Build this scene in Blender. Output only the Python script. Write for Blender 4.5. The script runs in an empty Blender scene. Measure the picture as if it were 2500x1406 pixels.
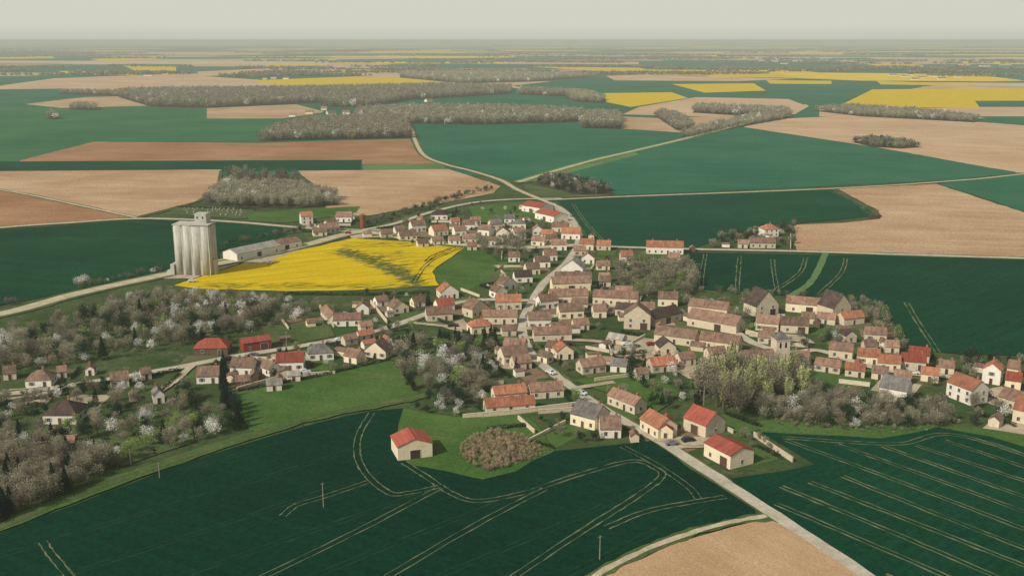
import bpy, math, random
import numpy as np
from mathutils import Vector, Matrix
random.seed(7)
rng=np.random.default_rng(7)
scene=bpy.context.scene
COL=scene.collection
H=120.0; F=2500.0; T=math.atan(608/F); cT=math.cos(T); sT=math.sin(T)
K=1.15
def g(px,py):
    x=(px-1250)/F; v=-(py-703)/F
    dz=-sT+v*cT; dy=cT+v*sT
    t=H/-dz
    return (x*t,dy*t)
def lin(c,k=None):
    k=K if k is None else k
    o=[]
    for u in c:
        u=u/255.0
        o.append((u/12.92 if u<=0.04045 else ((u+0.055)/1.055)**2.4)/k)
    return (o[0],o[1],o[2],1.0)

# ------------------------------------------------------------------ materials
HAZE_PAINT=lin((178,181,165),1.0)
def painted_haze_group():
    ng=bpy.data.node_groups.new("painted_haze","ShaderNodeTree")  # distance haze painted into the materials, stronger away from the world origin
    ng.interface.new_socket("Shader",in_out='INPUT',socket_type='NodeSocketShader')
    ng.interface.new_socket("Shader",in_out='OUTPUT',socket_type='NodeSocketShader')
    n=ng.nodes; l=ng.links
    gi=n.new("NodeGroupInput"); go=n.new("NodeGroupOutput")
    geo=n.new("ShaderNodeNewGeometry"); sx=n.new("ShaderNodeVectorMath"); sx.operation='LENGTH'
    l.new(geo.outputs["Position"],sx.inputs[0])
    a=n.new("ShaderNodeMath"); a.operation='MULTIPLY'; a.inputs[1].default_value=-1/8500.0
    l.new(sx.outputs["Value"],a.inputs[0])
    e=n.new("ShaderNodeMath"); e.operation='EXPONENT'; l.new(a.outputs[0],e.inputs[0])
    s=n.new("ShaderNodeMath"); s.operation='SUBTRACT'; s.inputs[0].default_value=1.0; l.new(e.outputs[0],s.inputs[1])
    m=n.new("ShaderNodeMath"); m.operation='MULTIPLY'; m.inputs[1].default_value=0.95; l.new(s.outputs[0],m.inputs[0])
    em=n.new("ShaderNodeEmission"); em.inputs[0].default_value=HAZE_PAINT; em.inputs[1].default_value=1.0  # emission in the haze colour stands in for light scattered by air
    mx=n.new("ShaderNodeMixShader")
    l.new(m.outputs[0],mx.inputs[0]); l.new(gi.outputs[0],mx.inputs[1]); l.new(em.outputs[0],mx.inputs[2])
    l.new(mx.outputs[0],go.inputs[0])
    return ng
HG=painted_haze_group()
class MB:
    def __init__(s,name):
        s.m=bpy.data.materials.new(name); s.m.use_nodes=True
        s.n=s.m.node_tree.nodes; s.l=s.m.node_tree.links; s.n.clear()
        try: s.m.cycles.emission_sampling='NONE'
        except Exception: pass
    def N(s,t,**kw):
        x=s.n.new(t)
        for k,v in kw.items(): setattr(x,k,v)
        return x
    def L(s,a,b): s.l.new(a,b)
    def mix(s,f,a,b,bt='MIX'):
        x=s.N("ShaderNodeMix",data_type='RGBA',blend_type=bt)
        for sock,val in ((x.inputs[0],f),(x.inputs[6],a),(x.inputs[7],b)):
            if hasattr(val,"links"): s.L(val,sock)
            else: sock.default_value=val
        return x.outputs[2]
    def noise(s,vec,scale,detail=4,rough=0.55):
        x=s.N("ShaderNodeTexNoise"); x.inputs["Scale"].default_value=scale
        x.inputs["Detail"].default_value=detail; x.inputs["Roughness"].default_value=rough
        if vec is not None: s.L(vec,x.inputs["Vector"])
        return x.outputs[0]
    def ramp(s,f,p0,p1,v0=0.0,v1=1.0):
        x=s.N("ShaderNodeMapRange"); x.inputs[1].default_value=p0; x.inputs[2].default_value=p1
        x.inputs[3].default_value=v0; x.inputs[4].default_value=v1; s.L(f,x.inputs[0]); return x.outputs[0]
    def mapping(s,vec,rot=0,scale=(1,1,1)):
        r=s.N("ShaderNodeMapping"); r.inputs["Rotation"].default_value=(0,0,rot); s.L(vec,r.inputs["Vector"])
        q=s.N("ShaderNodeVectorMath",operation='MULTIPLY'); q.inputs[1].default_value=scale; s.L(r.outputs[0],q.inputs[0])
        return q.outputs[0]
    def fin(s,col,rough=1.0,spec=None,bump=None,bd=0.1,transl=0):
        if spec is None:
            b=s.N("ShaderNodeBsdfDiffuse")
            bi=b.inputs[0]
        else:
            b=s.N("ShaderNodeBsdfPrincipled"); bi=b.inputs["Base Color"]
            b.inputs["Roughness"].default_value=rough; b.inputs["Specular IOR Level"].default_value=spec
        if hasattr(col,"links"): s.L(col,bi)
        else: bi.default_value=col
        if bump is not None:
            u=s.N("ShaderNodeBump"); u.inputs["Strength"].default_value=0.6; u.inputs["Distance"].default_value=bd
            s.L(bump,u.inputs["Height"]); s.L(u.outputs[0],b.inputs["Normal"])
        out=b.outputs[0]
        if transl:
            t=s.N("ShaderNodeBsdfTranslucent"); s.L(col,t.inputs[0])
            m=s.N("ShaderNodeMixShader"); m.inputs[0].default_value=transl
            s.L(out,m.inputs[1]); s.L(t.outputs[0],m.inputs[2]); out=m.outputs[0]
        o=s.N("ShaderNodeOutputMaterial")
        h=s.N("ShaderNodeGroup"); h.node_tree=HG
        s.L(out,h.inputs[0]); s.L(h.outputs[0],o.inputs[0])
        return s.m
def vmul(c,f): return (c[0]*f,c[1]*f,c[2]*f,1)
def field_mat(name,c,alt=None,angle=0.0,row=0.25,patch=0.35,big=0.012,fine=0.7,k=None,soil=None,sp=(0.62,0.8)):
    b=MB(name); geo=b.N("ShaderNodeNewGeometry").outputs["Position"]
    c1=lin(c,k); c2=lin(alt,k) if alt else vmul(c1,1.35)
    n1=b.noise(geo,big,5,0.62)
    col=b.mix(b.ramp(n1,0.36,0.66),c1,c2)
    st=b.mapping(geo,angle,(0.02,0.45,0.1))
    n2=b.noise(st,1.0,3,0.6)
    col=b.mix(b.ramp(n2,0.3,0.7,0,row),col,vmul(c1,0.55))
    st2=b.mapping(geo,angle,(0.006,0.09,0.1))
    n3=b.noise(st2,1.0,4,0.6)
    col=b.mix(b.ramp(n3,0.5,0.78,0,patch),col,vmul(c2,1.3))
    if soil:
        st3=b.mapping(geo,angle,(0.012,0.03,0.1)); n6=b.noise(st3,1.0,7,0.75)
        col=b.mix(b.ramp(n6,sp[0],sp[1],0,0.6),col,lin(soil,k))
    n4=b.noise(geo,fine,3,0.75)
    f=b.ramp(n4,0.3,0.7,0.7,1.32)
    cc=b.N("ShaderNodeCombineColor"); 
    for i in range(3): b.L(f,cc.inputs[i])
    col=b.mix(1.0,col,cc.outputs[0],'MULTIPLY')
    return b.fin(col,bump=n4,bd=0.12)
def simple_mat(name,c,var=0.25,scale=0.6,spec=None,rough=0.8,world=False,objrand=0.0,k=None,c2=None,p0=0.35,p1=0.7):
    b=MB(name)
    if world: v=b.N("ShaderNodeNewGeometry").outputs["Position"]
    else: v=b.N("ShaderNodeTexCoord").outputs["Object"]
    c1=lin(c,k); cb=lin(c2,k) if c2 else vmul(c1,1-var)
    n=b.noise(v,scale,5,0.65)
    col=b.mix(b.ramp(n,p0,p1),c1,cb)
    n2=b.noise(v,scale*7,2,0.6)
    f=b.ramp(n2,0.3,0.7,0.86,1.14)
    if objrand:
        oi=b.N("ShaderNodeObjectInfo").outputs["Random"]
        f2=b.ramp(oi,0,1,1-objrand,1+objrand)
        mm=b.N("ShaderNodeMath",operation='MULTIPLY'); b.L(f,mm.inputs[0]); b.L(f2,mm.inputs[1]); f=mm.outputs[0]
    cc=b.N("ShaderNodeCombineColor")
    for i in range(3): b.L(f,cc.inputs[i])
    col=b.mix(1.0,col,cc.outputs[0],'MULTIPLY')
    return b.fin(col,spec=spec,rough=rough)
def roof_mat(name,c,c2,corr=False):
    b=MB(name); v=b.N("ShaderNodeTexCoord").outputs["Object"]
    c1=lin(c,1.25); cb=lin(c2,1.25)
    geo=b.N("ShaderNodeNewGeometry").outputs["Position"]
    n=b.noise(geo,0.4,5,0.75)
    col=b.mix(b.ramp(n,0.38,0.64),c1,cb)
    st=b.mapping(v,0,(2.2,0.25,0.25) if not corr else (1.2,0.05,0.05))
    n2=b.noise(st,1.0,3,0.7)
    f=b.ramp(n2,0.3,0.7,0.7,1.28)
    oi=b.N("ShaderNodeObjectInfo").outputs["Random"]
    f2=b.ramp(oi,0,1,0.74,1.2)
    mm=b.N("ShaderNodeMath",operation='MULTIPLY'); b.L(f,mm.inputs[0]); b.L(f2,mm.inputs[1])
    cc=b.N("ShaderNodeCombineColor")
    for i in range(3): b.L(mm.outputs[0],cc.inputs[i])
    col=b.mix(1.0,col,cc.outputs[0],'MULTIPLY')
    return b.fin(col,bump=n2,bd=0.06)

def foliage_mat():
    b=MB("foliage"); a=b.N("ShaderNodeAttribute",attribute_name="Col")
    oi=b.N("ShaderNodeObjectInfo").outputs["Random"]
    f=b.ramp(oi,0,1,0.82,1.18)
    cc=b.N("ShaderNodeCombineColor")
    for i in range(3): b.L(f,cc.inputs[i])
    col=b.mix(1.0,a.outputs["Color"],cc.outputs[0],'MULTIPLY')
    return b.fin(col,transl=0.4)
FOL=foliage_mat()
BARK=simple_mat("bark",(104,98,84),scale=3)

def ground_mat():
    b=MB("ground_patchwork"); geo=b.N("ShaderNodeNewGeometry").outputs["Position"]
    n=b.noise(geo,0.035,6,0.65)
    c=b.mix(b.ramp(n,0.35,0.65),lin((54,76,42)),lin((84,98,60)))
    n2=b.noise(geo,0.16,5,0.7)
    c=b.mix(b.ramp(n2,0.55,0.7,0,0.7),c,lin((122,112,86)))
    n3=b.noise(geo,0.5,3,0.7)
    c=b.mix(b.ramp(n3,0.52,0.7,0,0.75),c,lin((38,50,32)))
    m=b.mapping(geo,0.16,(1/1000.0,1/620.0,0))
    v=b.N("ShaderNodeTexVoronoi",distance='CHEBYCHEV'); v.inputs["Scale"].default_value=1.0; v.inputs["Randomness"].default_value=0.8
    b.L(m,v.inputs["Vector"])
    sp=b.N("ShaderNodeSeparateColor"); b.L(v.outputs["Color"],sp.inputs[0])
    r=b.N("ShaderNodeValToRGB"); r.color_ramp.interpolation='CONSTANT'
    el=r.color_ramp.elements
    cols=[(0.0,(44,104,82)),(0.24,(188,162,128)),(0.42,(66,114,86)),(0.56,(168,138,104)),(0.68,(96,96,78)),(0.74,(220,188,44)),(0.87,(56,102,78)),(0.95,(196,176,142))]
    el[0].position=0; el[0].color=lin(cols[0][1]); el[1].position=cols[1][0]; el[1].color=lin(cols[1][1])
    for p,cl in cols[2:]:
        e=el.new(p); e.color=lin(cl)
    b.L(sp.outputs[0],r.inputs[0])
    n5=b.noise(geo,0.01,4,0.7)
    f=b.ramp(n5,0.3,0.7,0.85,1.15)
    cc=b.N("ShaderNodeCombineColor")
    for i in range(3): b.L(f,cc.inputs[i])
    far=b.mix(1.0,r.outputs[0],cc.outputs[0],'MULTIPLY')
    s=b.N("ShaderNodeSeparateXYZ"); b.L(geo,s.inputs[0])
    fac=b.ramp(s.outputs[1],1110,1140)
    return b.fin(b.mix(fac,c,far))

# ------------------------------------------------------------------ helpers
def mk(name,verts,faces,mats,mi=None):
    me=bpy.data.meshes.new(name)
    me.from_pydata([tuple(v) for v in verts],[],[tuple(f) for f in faces])
    for m in mats: me.materials.append(m)
    if mi is not None: me.polygons.foreach_set("material_index",mi)
    me.update(); return me
def quads_mesh(name,V,C,mat):
    n=len(V); me=bpy.data.meshes.new(name)
    me.vertices.add(n*4); me.vertices.foreach_set("co",V.reshape(-1).astype(np.float32))
    me.loops.add(n*4); me.loops.foreach_set("vertex_index",np.arange(n*4,dtype=np.int32))
    me.polygons.add(n); me.polygons.foreach_set("loop_start",np.arange(0,n*4,4,dtype=np.int32))
    at=me.color_attributes.new("Col",'FLOAT_COLOR','POINT')
    cc=np.ones((n,4,4),np.float32); cc[:,:,:3]=C[:,None,:]
    at.data.foreach_set("color",cc.reshape(-1))
    me.materials.append(mat); me.update(calc_edges=True); return me
def add(name,me,parent=None,loc=(0,0,0),rz=0.0,scale=(1,1,1),label=None,cat=None,kind=None,group=None):
    o=bpy.data.objects.new(name,me); COL.objects.link(o)
    o.location=loc; o.rotation_euler=(0,0,rz); o.scale=scale
    if parent: o.parent=parent
    if label: o["label"]=label
    if cat: o["category"]=cat
    if kind: o["kind"]=kind
    if group: o["group"]=group
    return o
def box(V,Fc,x0,x1,y0,y1,z0,z1):
    b=len(V)
    V+= [(x0,y0,z0),(x1,y0,z0),(x1,y1,z0),(x0,y1,z0),(x0,y0,z1),(x1,y0,z1),(x1,y1,z1),(x0,y1,z1)]
    Fc+=[(b,b+3,b+2,b+1),(b+4,b+5,b+6,b+7),(b,b+1,b+5,b+4),(b+1,b+2,b+6,b+5),(b+2,b+3,b+7,b+6),(b+3,b,b+4,b+7)]
def cyl(V,Fc,p0,p1,r0,r1,n=8,cap=True):
    p0=Vector(p0);p1=Vector(p1);d=(p1-p0).normalized()
    a=d.orthogonal().normalized(); c=d.cross(a); b=len(V)
    for p,r in((p0,r0),(p1,r1)):
        for i in range(n):
            t=2*math.pi*i/n; V.append(tuple(p+a*(r*math.cos(t))+c*(r*math.sin(t))))
    for i in range(n): j=(i+1)%n; Fc.append((b+i,b+j,b+n+j,b+n+i))
    if cap: Fc.append(tuple(b+n+i for i in range(n))); Fc.append(tuple(b+n-1-i for i in range(n)))
def pip(P,poly):
    x=P[:,0];y=P[:,1];ins=np.zeros(len(P),bool);n=len(poly)
    for i in range(n):
        x1,y1=poly[i];x2,y2=poly[(i+1)%n]
        if y1==y2: continue
        c=((y1>y)!=(y2>y))&(x<(x2-x1)*(y-y1)/(y2-y1)+x1); ins^=c
    return ins
def subdiv(pts,step,jit):
    out=[]
    for i in range(len(pts)):
        a=np.array(pts[i]);b=np.array(pts[(i+1)%len(pts)]); out.append(tuple(a))
        L=np.linalg.norm(b-a); 
        if step and a[1]<1500:
            n=min(int(L/step),40)
            for k in range(1,n):
                p=a+(b-a)*k/n+rng.normal(0,jit,2); out.append(tuple(p))
    return out
Z=[0.12]
def field(name,poly,mat,label,step=9,jit=0.45,cat="field"):
    pts=[g(*p) for p in poly]; pts=subdiv(pts,step,jit)
    Z[0]+=0.003; z=Z[0]
    A=sum(pts[i][0]*pts[(i+1)%len(pts)][1]-pts[(i+1)%len(pts)][0]*pts[i][1] for i in range(len(pts)))
    if A<0: pts=pts[::-1]
    me=mk(name,[(p[0],p[1],z) for p in pts],[tuple(range(len(pts)))],[mat])
    return add(name,me,label=label,cat=cat,kind="structure")
def smooth(pts,n=6):
    P=[np.array(p,float) for p in pts]; P=[2*P[0]-P[1]]+P+[2*P[-1]-P[-2]]; out=[]
    for i in range(1,len(P)-2):
        for k in range(n):
            t=k/n
            out.append(0.5*((2*P[i])+(-P[i-1]+P[i+1])*t+(2*P[i-1]-5*P[i]+4*P[i+1]-P[i+2])*t*t+(-P[i-1]+3*P[i]-3*P[i+1]+P[i+2])*t**3))
    out.append(P[-2]); return out
def strip_geo(V,Fc,pts,w,z,off=0.0,jit=0.0):
    b=len(V); n=len(pts)
    for i,p in enumerate(pts):
        d=pts[min(i+1,n-1)]-pts[max(i-1,0)]; d=d/(np.linalg.norm(d)+1e-9); nn=np.array([-d[1],d[0]])
        wl=max(w/2+rng.normal(0,jit),.03) if jit else w/2; wr=max(w/2+rng.normal(0,jit),.03) if jit else w/2
        l=p+nn*(off+wl); r=p+nn*(off-wr)
        V.append((l[0],l[1],z)); V.append((r[0],r[1],z))
    for i in range(n-1): Fc.append((b+2*i,b+2*i+1,b+2*i+3,b+2*i+2))
ROADS=[]
ZR=[0.40]
def road(pts,w,mat,name="road",label="pale asphalt village road between the houses",verge=None,avoid=True,jit=0.12):
    P=smooth([g(*p) for p in pts])
    if verge:
        V=[];Fc=[];ZR[0]+=0.004; strip_geo(V,Fc,P,w+verge[0],ZR[0]-0.06,0,0.4)
        add("grass_verge",mk("grass_verge",V,Fc,[verge[1]]),label="grass verge along the side of road",cat="verge",kind="structure")
    V=[];Fc=[];ZR[0]+=0.004; strip_geo(V,Fc,P,w,ZR[0],0,jit)
    add(name,mk(name,V,Fc,[mat]),label=label,cat="road",kind="structure")
    if avoid: ROADS.append((np.array(P),w))

# ------------------------------------------------------------------ ground
xs=[-90000,-30000,-10000,-4000,-2000,-1000]+list(range(-600,601,100))+[1000,2000,4000,10000,30000,90000]
ys=[-3000,-600]+list(range(0,1501,100))+[2000,3000,5000,8000,14000,30000,60000,130000]
V=[(x,y,0) for y in ys for x in xs]; nx=len(xs)
Fc=[(j*nx+i,j*nx+i+1,(j+1)*nx+i+1,(j+1)*nx+i) for j in range(len(ys)-1) for i in range(nx-1)]
add("ground",mk("ground",V,Fc,[ground_mat()]),label="flat farmland and village ground reaching the horizon",cat="ground",kind="structure")

gd =field_mat("wheat_dark",(6,50,36),(12,60,42),angle=0.5,row=0.45,patch=0.2,soil=(34,70,44),sp=(.6,.82))
gd2=field_mat("wheat_dark_fresh",(8,58,41),(18,72,48),angle=-0.7,row=0.45,patch=0.2,soil=(44,80,50),sp=(.6,.82))
gd3=field_mat("wheat_mid_dark",(12,68,48),(24,82,56),angle=0.2,row=0.35,patch=0.25,soil=(66,98,64))
gd4=field_mat("wheat_silo_side",(12,62,40),(24,76,48),angle=0.3,row=0.35,patch=0.35,soil=(60,90,54),sp=(.55,.8))
gm =field_mat("wheat_mid",(38,98,74),(56,112,84),angle=0.25,row=0.25,patch=0.3,big=0.008,soil=(108,122,88))
gm2=field_mat("wheat_light",(44,102,68),(68,116,78),angle=-0.3,row=0.3,patch=0.3,big=0.008,soil=(112,122,84))
gl =field_mat("grass_light",(88,120,70),(108,134,84),angle=0.1,row=0.2)
lawn=field_mat("meadow_grass",(64,96,44),(86,112,58),angle=0.3,row=0.15,patch=0.4,big=0.03,fine=1.2,soil=(114,118,78),sp=(.55,.8))
lawn2=field_mat("rough_grass",(72,92,52),(94,104,66),angle=0.9,row=0.2,patch=0.5,big=0.04,fine=1.0,soil=(124,118,86),sp=(.52,.75))
tan=field_mat("ploughed_tan",(178,144,108),(202,174,140),angle=0.15,row=0.3,patch=0.35,big=0.01,soil=(154,118,86),sp=(.48,.72))
tan2=field_mat("ploughed_pale",(190,158,124),(208,180,146),angle=0.6,row=0.25,patch=0.35,big=0.008,soil=(168,132,100),sp=(.5,.75))
brn=field_mat("ploughed_brown",(154,112,80),(178,138,104),angle=0.1,row=0.35,patch=0.3,big=0.012,soil=(132,92,66),sp=(.5,.75))
tanb=field_mat("ploughed_near",(184,152,114),(198,168,130),angle=0.9,row=0.25,patch=0.25,big=0.03,fine=2.2,soil=(168,134,98),sp=(.5,.78))
floor=simple_mat("wood_floor",(84,78,62),0.3,0.1,world=True)
def rape_mat(name,pat):
    b=MB(name); geo=b.N("ShaderNodeNewGeometry").outputs["Position"]
    st=b.mapping(geo,-0.45,(0.02,0.16,0.1)); n=b.noise(st,1.0,6,0.75)
    c=b.mix(b.ramp(n,0.35,0.6),lin((220,194,28)),lin((200,170,14)))
    n1=b.noise(b.mapping(geo,-0.45,(0.03,0.3,0.1)),1.0,7,0.85)
    c=b.mix(b.ramp(n1,0.56,0.70,0,pat),c,lin((122,122,42)))
    n2=b.noise(geo,0.9,3,0.8); f=b.ramp(n2,0.3,0.7,0.8,1.15)
    cc=b.N("ShaderNodeCombineColor")
    for i in range(3): b.L(f,cc.inputs[i])
    return b.fin(b.mix(1.0,c,cc.outputs[0],'MULTIPLY'),bump=n2,bd=0.3)
yel=rape_mat("rapeseed_bloom",0.85); yelf=rape_mat("rapeseed_far",0.3)
patchm=simple_mat("thin_crop",(86,102,62),0.3,0.3,world=True,c2=(116,120,54))
WH="green winter wheat field with fine rows"; PL="ploughed tan soil field, bare and dry"; YE="bright yellow rapeseed field in bloom"; ME="rough green meadow grass beside village"
def W(p,m=gd): field("wheat_field",p,m,WH)
def P_(p,m=tan): field("ploughed_field",p,m,PL)
def Y(p,m=yelf): field("rapeseed_field",p,m,YE)
def Me(p,m=lawn): field("meadow",p,m,ME)
F1=[(-300,1400),(0,1305),(180,1235),(400,1150),(600,1085),(760,1038),(905,1005),(985,998),(972,1040),(963,1110),(1010,1138),(1090,1152),(1180,1174),(1260,1152),(1360,1102),(1480,1090),(1590,1078),(1750,1185),(1840,1245),(1846,1262),(1650,1312),(1480,1385),(1430,1450),(1380,1600),(-300,1600)]
F2=[(1855,1056),(1950,1062),(2150,1072),(2290,1046),(2420,1068),(2700,1150),(2700,1600),(2350,1600),(2150,1420),(1930,1275),(1795,1188),(1785,1170),(1930,1148),(1990,1135),(1900,1082)]
W([(-300,222),(2700,222),(2700,430),(1300,430),(-300,425)],gm)
W([(900,300),(1000,255),(1480,262),(1700,290),(1680,325),(1400,305),(1000,314)],gm)
W([(-300,262),(0,258),(500,262),(512,288),(340,290),(0,300),(-300,305)],gm2)
W([(-300,300),(0,300),(150,292),(500,288),(700,290),(1000,300),(1000,345),(660,346),(230,347),(40,395),(0,398),(-300,400)],gm2)
P_([(60,255),(200,238),(340,235),(405,258),(150,264)],tan)
P_([(505,265),(780,253),(790,275),(690,290),(505,290)],tan)
W([(-300,220),(150,218),(240,235),(60,252),(-300,262)],gm)
P_([(-300,225),(0,210),(130,192),(750,163),(1130,182),(960,200),(620,212),(150,217),(0,219)],tan2)
W([(-300,205),(0,192),(160,185),(500,178),(130,192),(0,210),(-300,222)],gm)
Y([(610,193),(800,187),(1075,192),(1078,207),(880,214),(640,206)])
Y([(140,174),(330,176),(335,184),(180,183)]); Y([(300,160),(430,163),(430,174),(330,174)]); Y([(640,155),(800,157),(790,164),(660,164)]); Y([(220,145),(390,136),(400,142),(260,152)]); Y([(0,140),(130,137),(130,143),(0,145)])
W([(700,250),(1250,215),(1500,230),(1480,262),(1100,275),(800,275)],gm)
W([(1250,210),(1480,185),(1900,190),(2300,205),(2200,222),(2060,255),(1700,262),(1500,245)],gm)
W([(500,187),(700,176),(900,186),(640,196)],gm)
P_([(1480,186),(1560,183),(1940,193),(1800,199),(1500,197)],tan2)
Y([(1290,163),(1560,166),(1590,172),(1900,180),(1960,190),(1560,183),(1420,172)])
Y([(1640,206),(1840,204),(1870,222),(1720,227)]); Y([(1475,228),(1640,226),(1680,240),(1540,262),(1480,250)])
Y([(1870,196),(2030,198),(2030,206),(1880,205)]); Y([(2090,153),(2230,157),(2300,165),(2150,163)]); Y([(1570,170),(1800,172),(1780,178),(1600,176)])
Y([(1400,225),(1440,226),(1430,230),(1400,229)]); Y([(2140,198),(2380,206),(2380,210),(2150,207)]); Y([(1680,135),(1750,135),(1760,139),(1690,139)])
Y([(1840,124),(2200,125),(2210,128),(1850,128)]); Y([(2250,132),(2500,133),(2500,137),(2260,136)]); Y([(900,125),(1100,124),(1100,127),(910,128)]); Y([(1200,117),(1500,117),(1500,119),(1210,119)])
P_([(1200,150),(1560,152),(1560,158),(1250,157)],tan2); P_([(2100,140),(2500,143),(2500,149),(2150,147)],tan2); P_([(300,128),(640,127),(640,132),(320,133)],tan2)
W([(1600,146),(2050,149),(2060,157),(1650,153)],gm);W([(1900,166),(2500,172),(2500,182),(2000,178)],gm);P_([(2250,212),(2500,214),(2500,218),(2250,217)],tan2);W([(820,146),(1200,142),(1220,148),(850,153)],gm)
P_([(1560,262),(1700,238),(1950,243),(1975,260),(1940,280),(1700,285),(1520,280)],tan2)
W([(1880,226),(2120,222),(2080,252),(1960,256)],gm)
Y([(2130,219),(2500,216),(2700,217),(2700,246),(2380,247),(2392,263),(2190,264),(2055,256)])
P_([(2000,262),(2055,258),(2120,268),(2400,262),(2700,262),(2700,290),(2400,290),(2000,285)],tan2)
W([(2380,285),(2700,285),(2700,330),(2480,305)],gm)
P_([(1505,285),(1620,290),(1790,282),(1800,310),(1670,325),(1520,315)],tan)
P_([(1815,311),(1880,292),(2080,283),(2380,298),(2700,322),(2700,432),(2480,422),(2150,362)],tan2)
W([(1000,312),(1400,300),(1520,318),(1680,325),(1660,342),(1420,400),(1262,442),(1190,425),(1085,395),(1030,372)],gm)
P_([(50,392),(230,347),(640,350),(1000,340),(1028,380),(1080,400),(885,402),(40,398)],brn)
W([(-300,395),(40,395),(885,391),(880,419),(-300,422)],gd3)
Me([(886,403),(1078,400),(1092,414),(886,419)],gl)
P_([(-300,421),(540,415),(525,465),(480,492),(330,531),(180,500),(0,465),(-300,430)],tan)
P_([(-300,436),(0,464),(180,500),(325,531),(0,555),(-300,580)],brn)
P_([(725,418),(1095,414),(1222,455),(1205,472),(1090,495),(900,527),(800,530),(790,470)],tan)
W([(1300,440),(1420,400),(1672,341),(1812,311),(2482,421),(2340,440),(1700,470),(1505,478),(1390,440)],gm)
Me([(1265,445),(1420,395),(1545,370),(1560,378),(1400,420),(1330,442)],gl)
Me([(1280,450),(1400,470),(1500,478),(1330,485),(1290,470)],lawn2)
W([(2290,450),(2500,424),(2700,412),(2700,580),(2500,518),(2390,480)],gm)
P_([(2045,462),(2285,450),(2500,520),(2700,575),(2700,645),(2500,630),(1945,612),(1938,550),(2060,545),(2150,535),(2145,515)],tan)
W([(1358,489),(1700,474),(2025,462),(2145,527),(1940,548),(1860,550),(1740,590),(1700,605),(1450,599),(1405,535)],gd3)
W([(-300,590),(0,562),(340,538),(540,545),(690,558),(700,575),(535,618),(535,640),(420,660),(180,712),(50,738),(-300,800)],gd4)
RP=[(425,698),(600,642),(860,583),(1140,600),(1085,640),(1055,665),(1072,698),(900,708),(700,712),(480,706)]
Y(RP,yel)
Me([(1143,601),(1180,615),(1216,640),(1205,672),(1130,720),(1074,700),(1060,668),(1088,640)],lawn)
Me([(1145,505),(1290,492),(1330,545),(1160,548)],lawn)
Me([(600,520),(730,512),(880,505),(870,520),(700,545),(610,540)],lawn)
Me([(430,506),(625,512),(600,535),(400,524)],lawn2)
W([(1682,617),(2500,633),(2700,640),(2700,870),(2490,869),(2350,866),(2215,852),(2165,748),(2060,732),(1930,726),(1870,716),(1690,706),(1676,680)],gd2)
Me([(1500,660),(1600,652),(1680,660),(1690,705),(1520,720)],lawn2)
Me([(640,800),(790,783),(818,822),(660,852)],lawn2)
Me([(575,960),(760,925),(955,878),(985,915),(1010,955),(1035,968),(800,1020),(610,1055),(590,1010)],lawn)
Me([(985,998),(1120,1020),(1290,1022),(1335,1075),(1355,1102),(1260,1152),(1180,1172),(1010,1140),(962,1112),(972,1040)],lawn)
Me([(1100,760),(1290,690),(1290,640),(1215,660),(1130,722)],lawn2)
Me([(1400,930),(1560,900),(1660,960),(1600,1010),(1480,960)],lawn)
Me([(60,1060),(470,1000),(475,1080),(300,1140),(140,1110)],lawn2)
Me([(1845,1030),(2000,1020),(2300,1035),(2420,1050),(2700,1100),(2700,1160),(2420,1070),(2290,1045),(2150,1072),(1950,1065),(1860,1060)],lawn)
W(F1,gd); W(F2,gd2)
P_([(1470,1402),(1640,1330),(1870,1268),(1930,1290),(2125,1410),(2270,1500),(2320,1600),(1330,1600)],tanb)
a=np.array(g(480,695));b=np.array(g(850,592));rd=(b-a)/np.linalg.norm(b-a);rn=np.array([-rd[1],rd[0]])
ex_=np.array([.93,.37])
RW=[g(*p) for p in RP];V=[];Fc=[]
ctr=smooth([g(836,613),g(900,635),g(965,662),g(1015,692)],12)
zz=0.33
for i in range(1150):
    if i<820:
        c=ctr[int(rng.integers(0,len(ctr)))]+ex_*rng.normal(0,3.0)+np.array([0,1])*rng.normal(0,3.4); L=rng.uniform(2,7);w=rng.uniform(.4,1.1)
    elif i<940:
        c=np.array(g(rng.uniform(500,1060),rng.uniform(692,706)));L=rng.uniform(3,14);w=rng.uniform(.3,.8)
    elif i<1010:
        c=np.array(g(rng.uniform(840,1120),rng.uniform(588,606)));L=rng.uniform(3,16);w=rng.uniform(.3,.8)
    else:
        c=ctr[int(rng.integers(6,len(ctr)))]+ex_*rng.uniform(0,28)+rn*rng.normal(0,2);L=rng.uniform(3,14);w=rng.uniform(.3,.6)
    dd=ex_+np.array([-ex_[1],ex_[0]])*rng.normal(0,.1);nn=np.array([-dd[1],dd[0]])
    q=[c-dd*L/2,c-dd*L*.1-nn*w/2,c+dd*L/2,c+dd*L*.15+nn*w/2]
    if not pip(np.array(q),RW).all(): continue
    k=len(V);zz+=0.00008;V+=[(p[0],p[1],zz) for p in q];Fc.append((k,k+1,k+2,k+3))
add("thin_crop_patch",mk("thin_crop_patch",V,Fc,[patchm]),label="thin green streaks through yellow rapeseed crop",cat="field",kind="structure")

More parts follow.
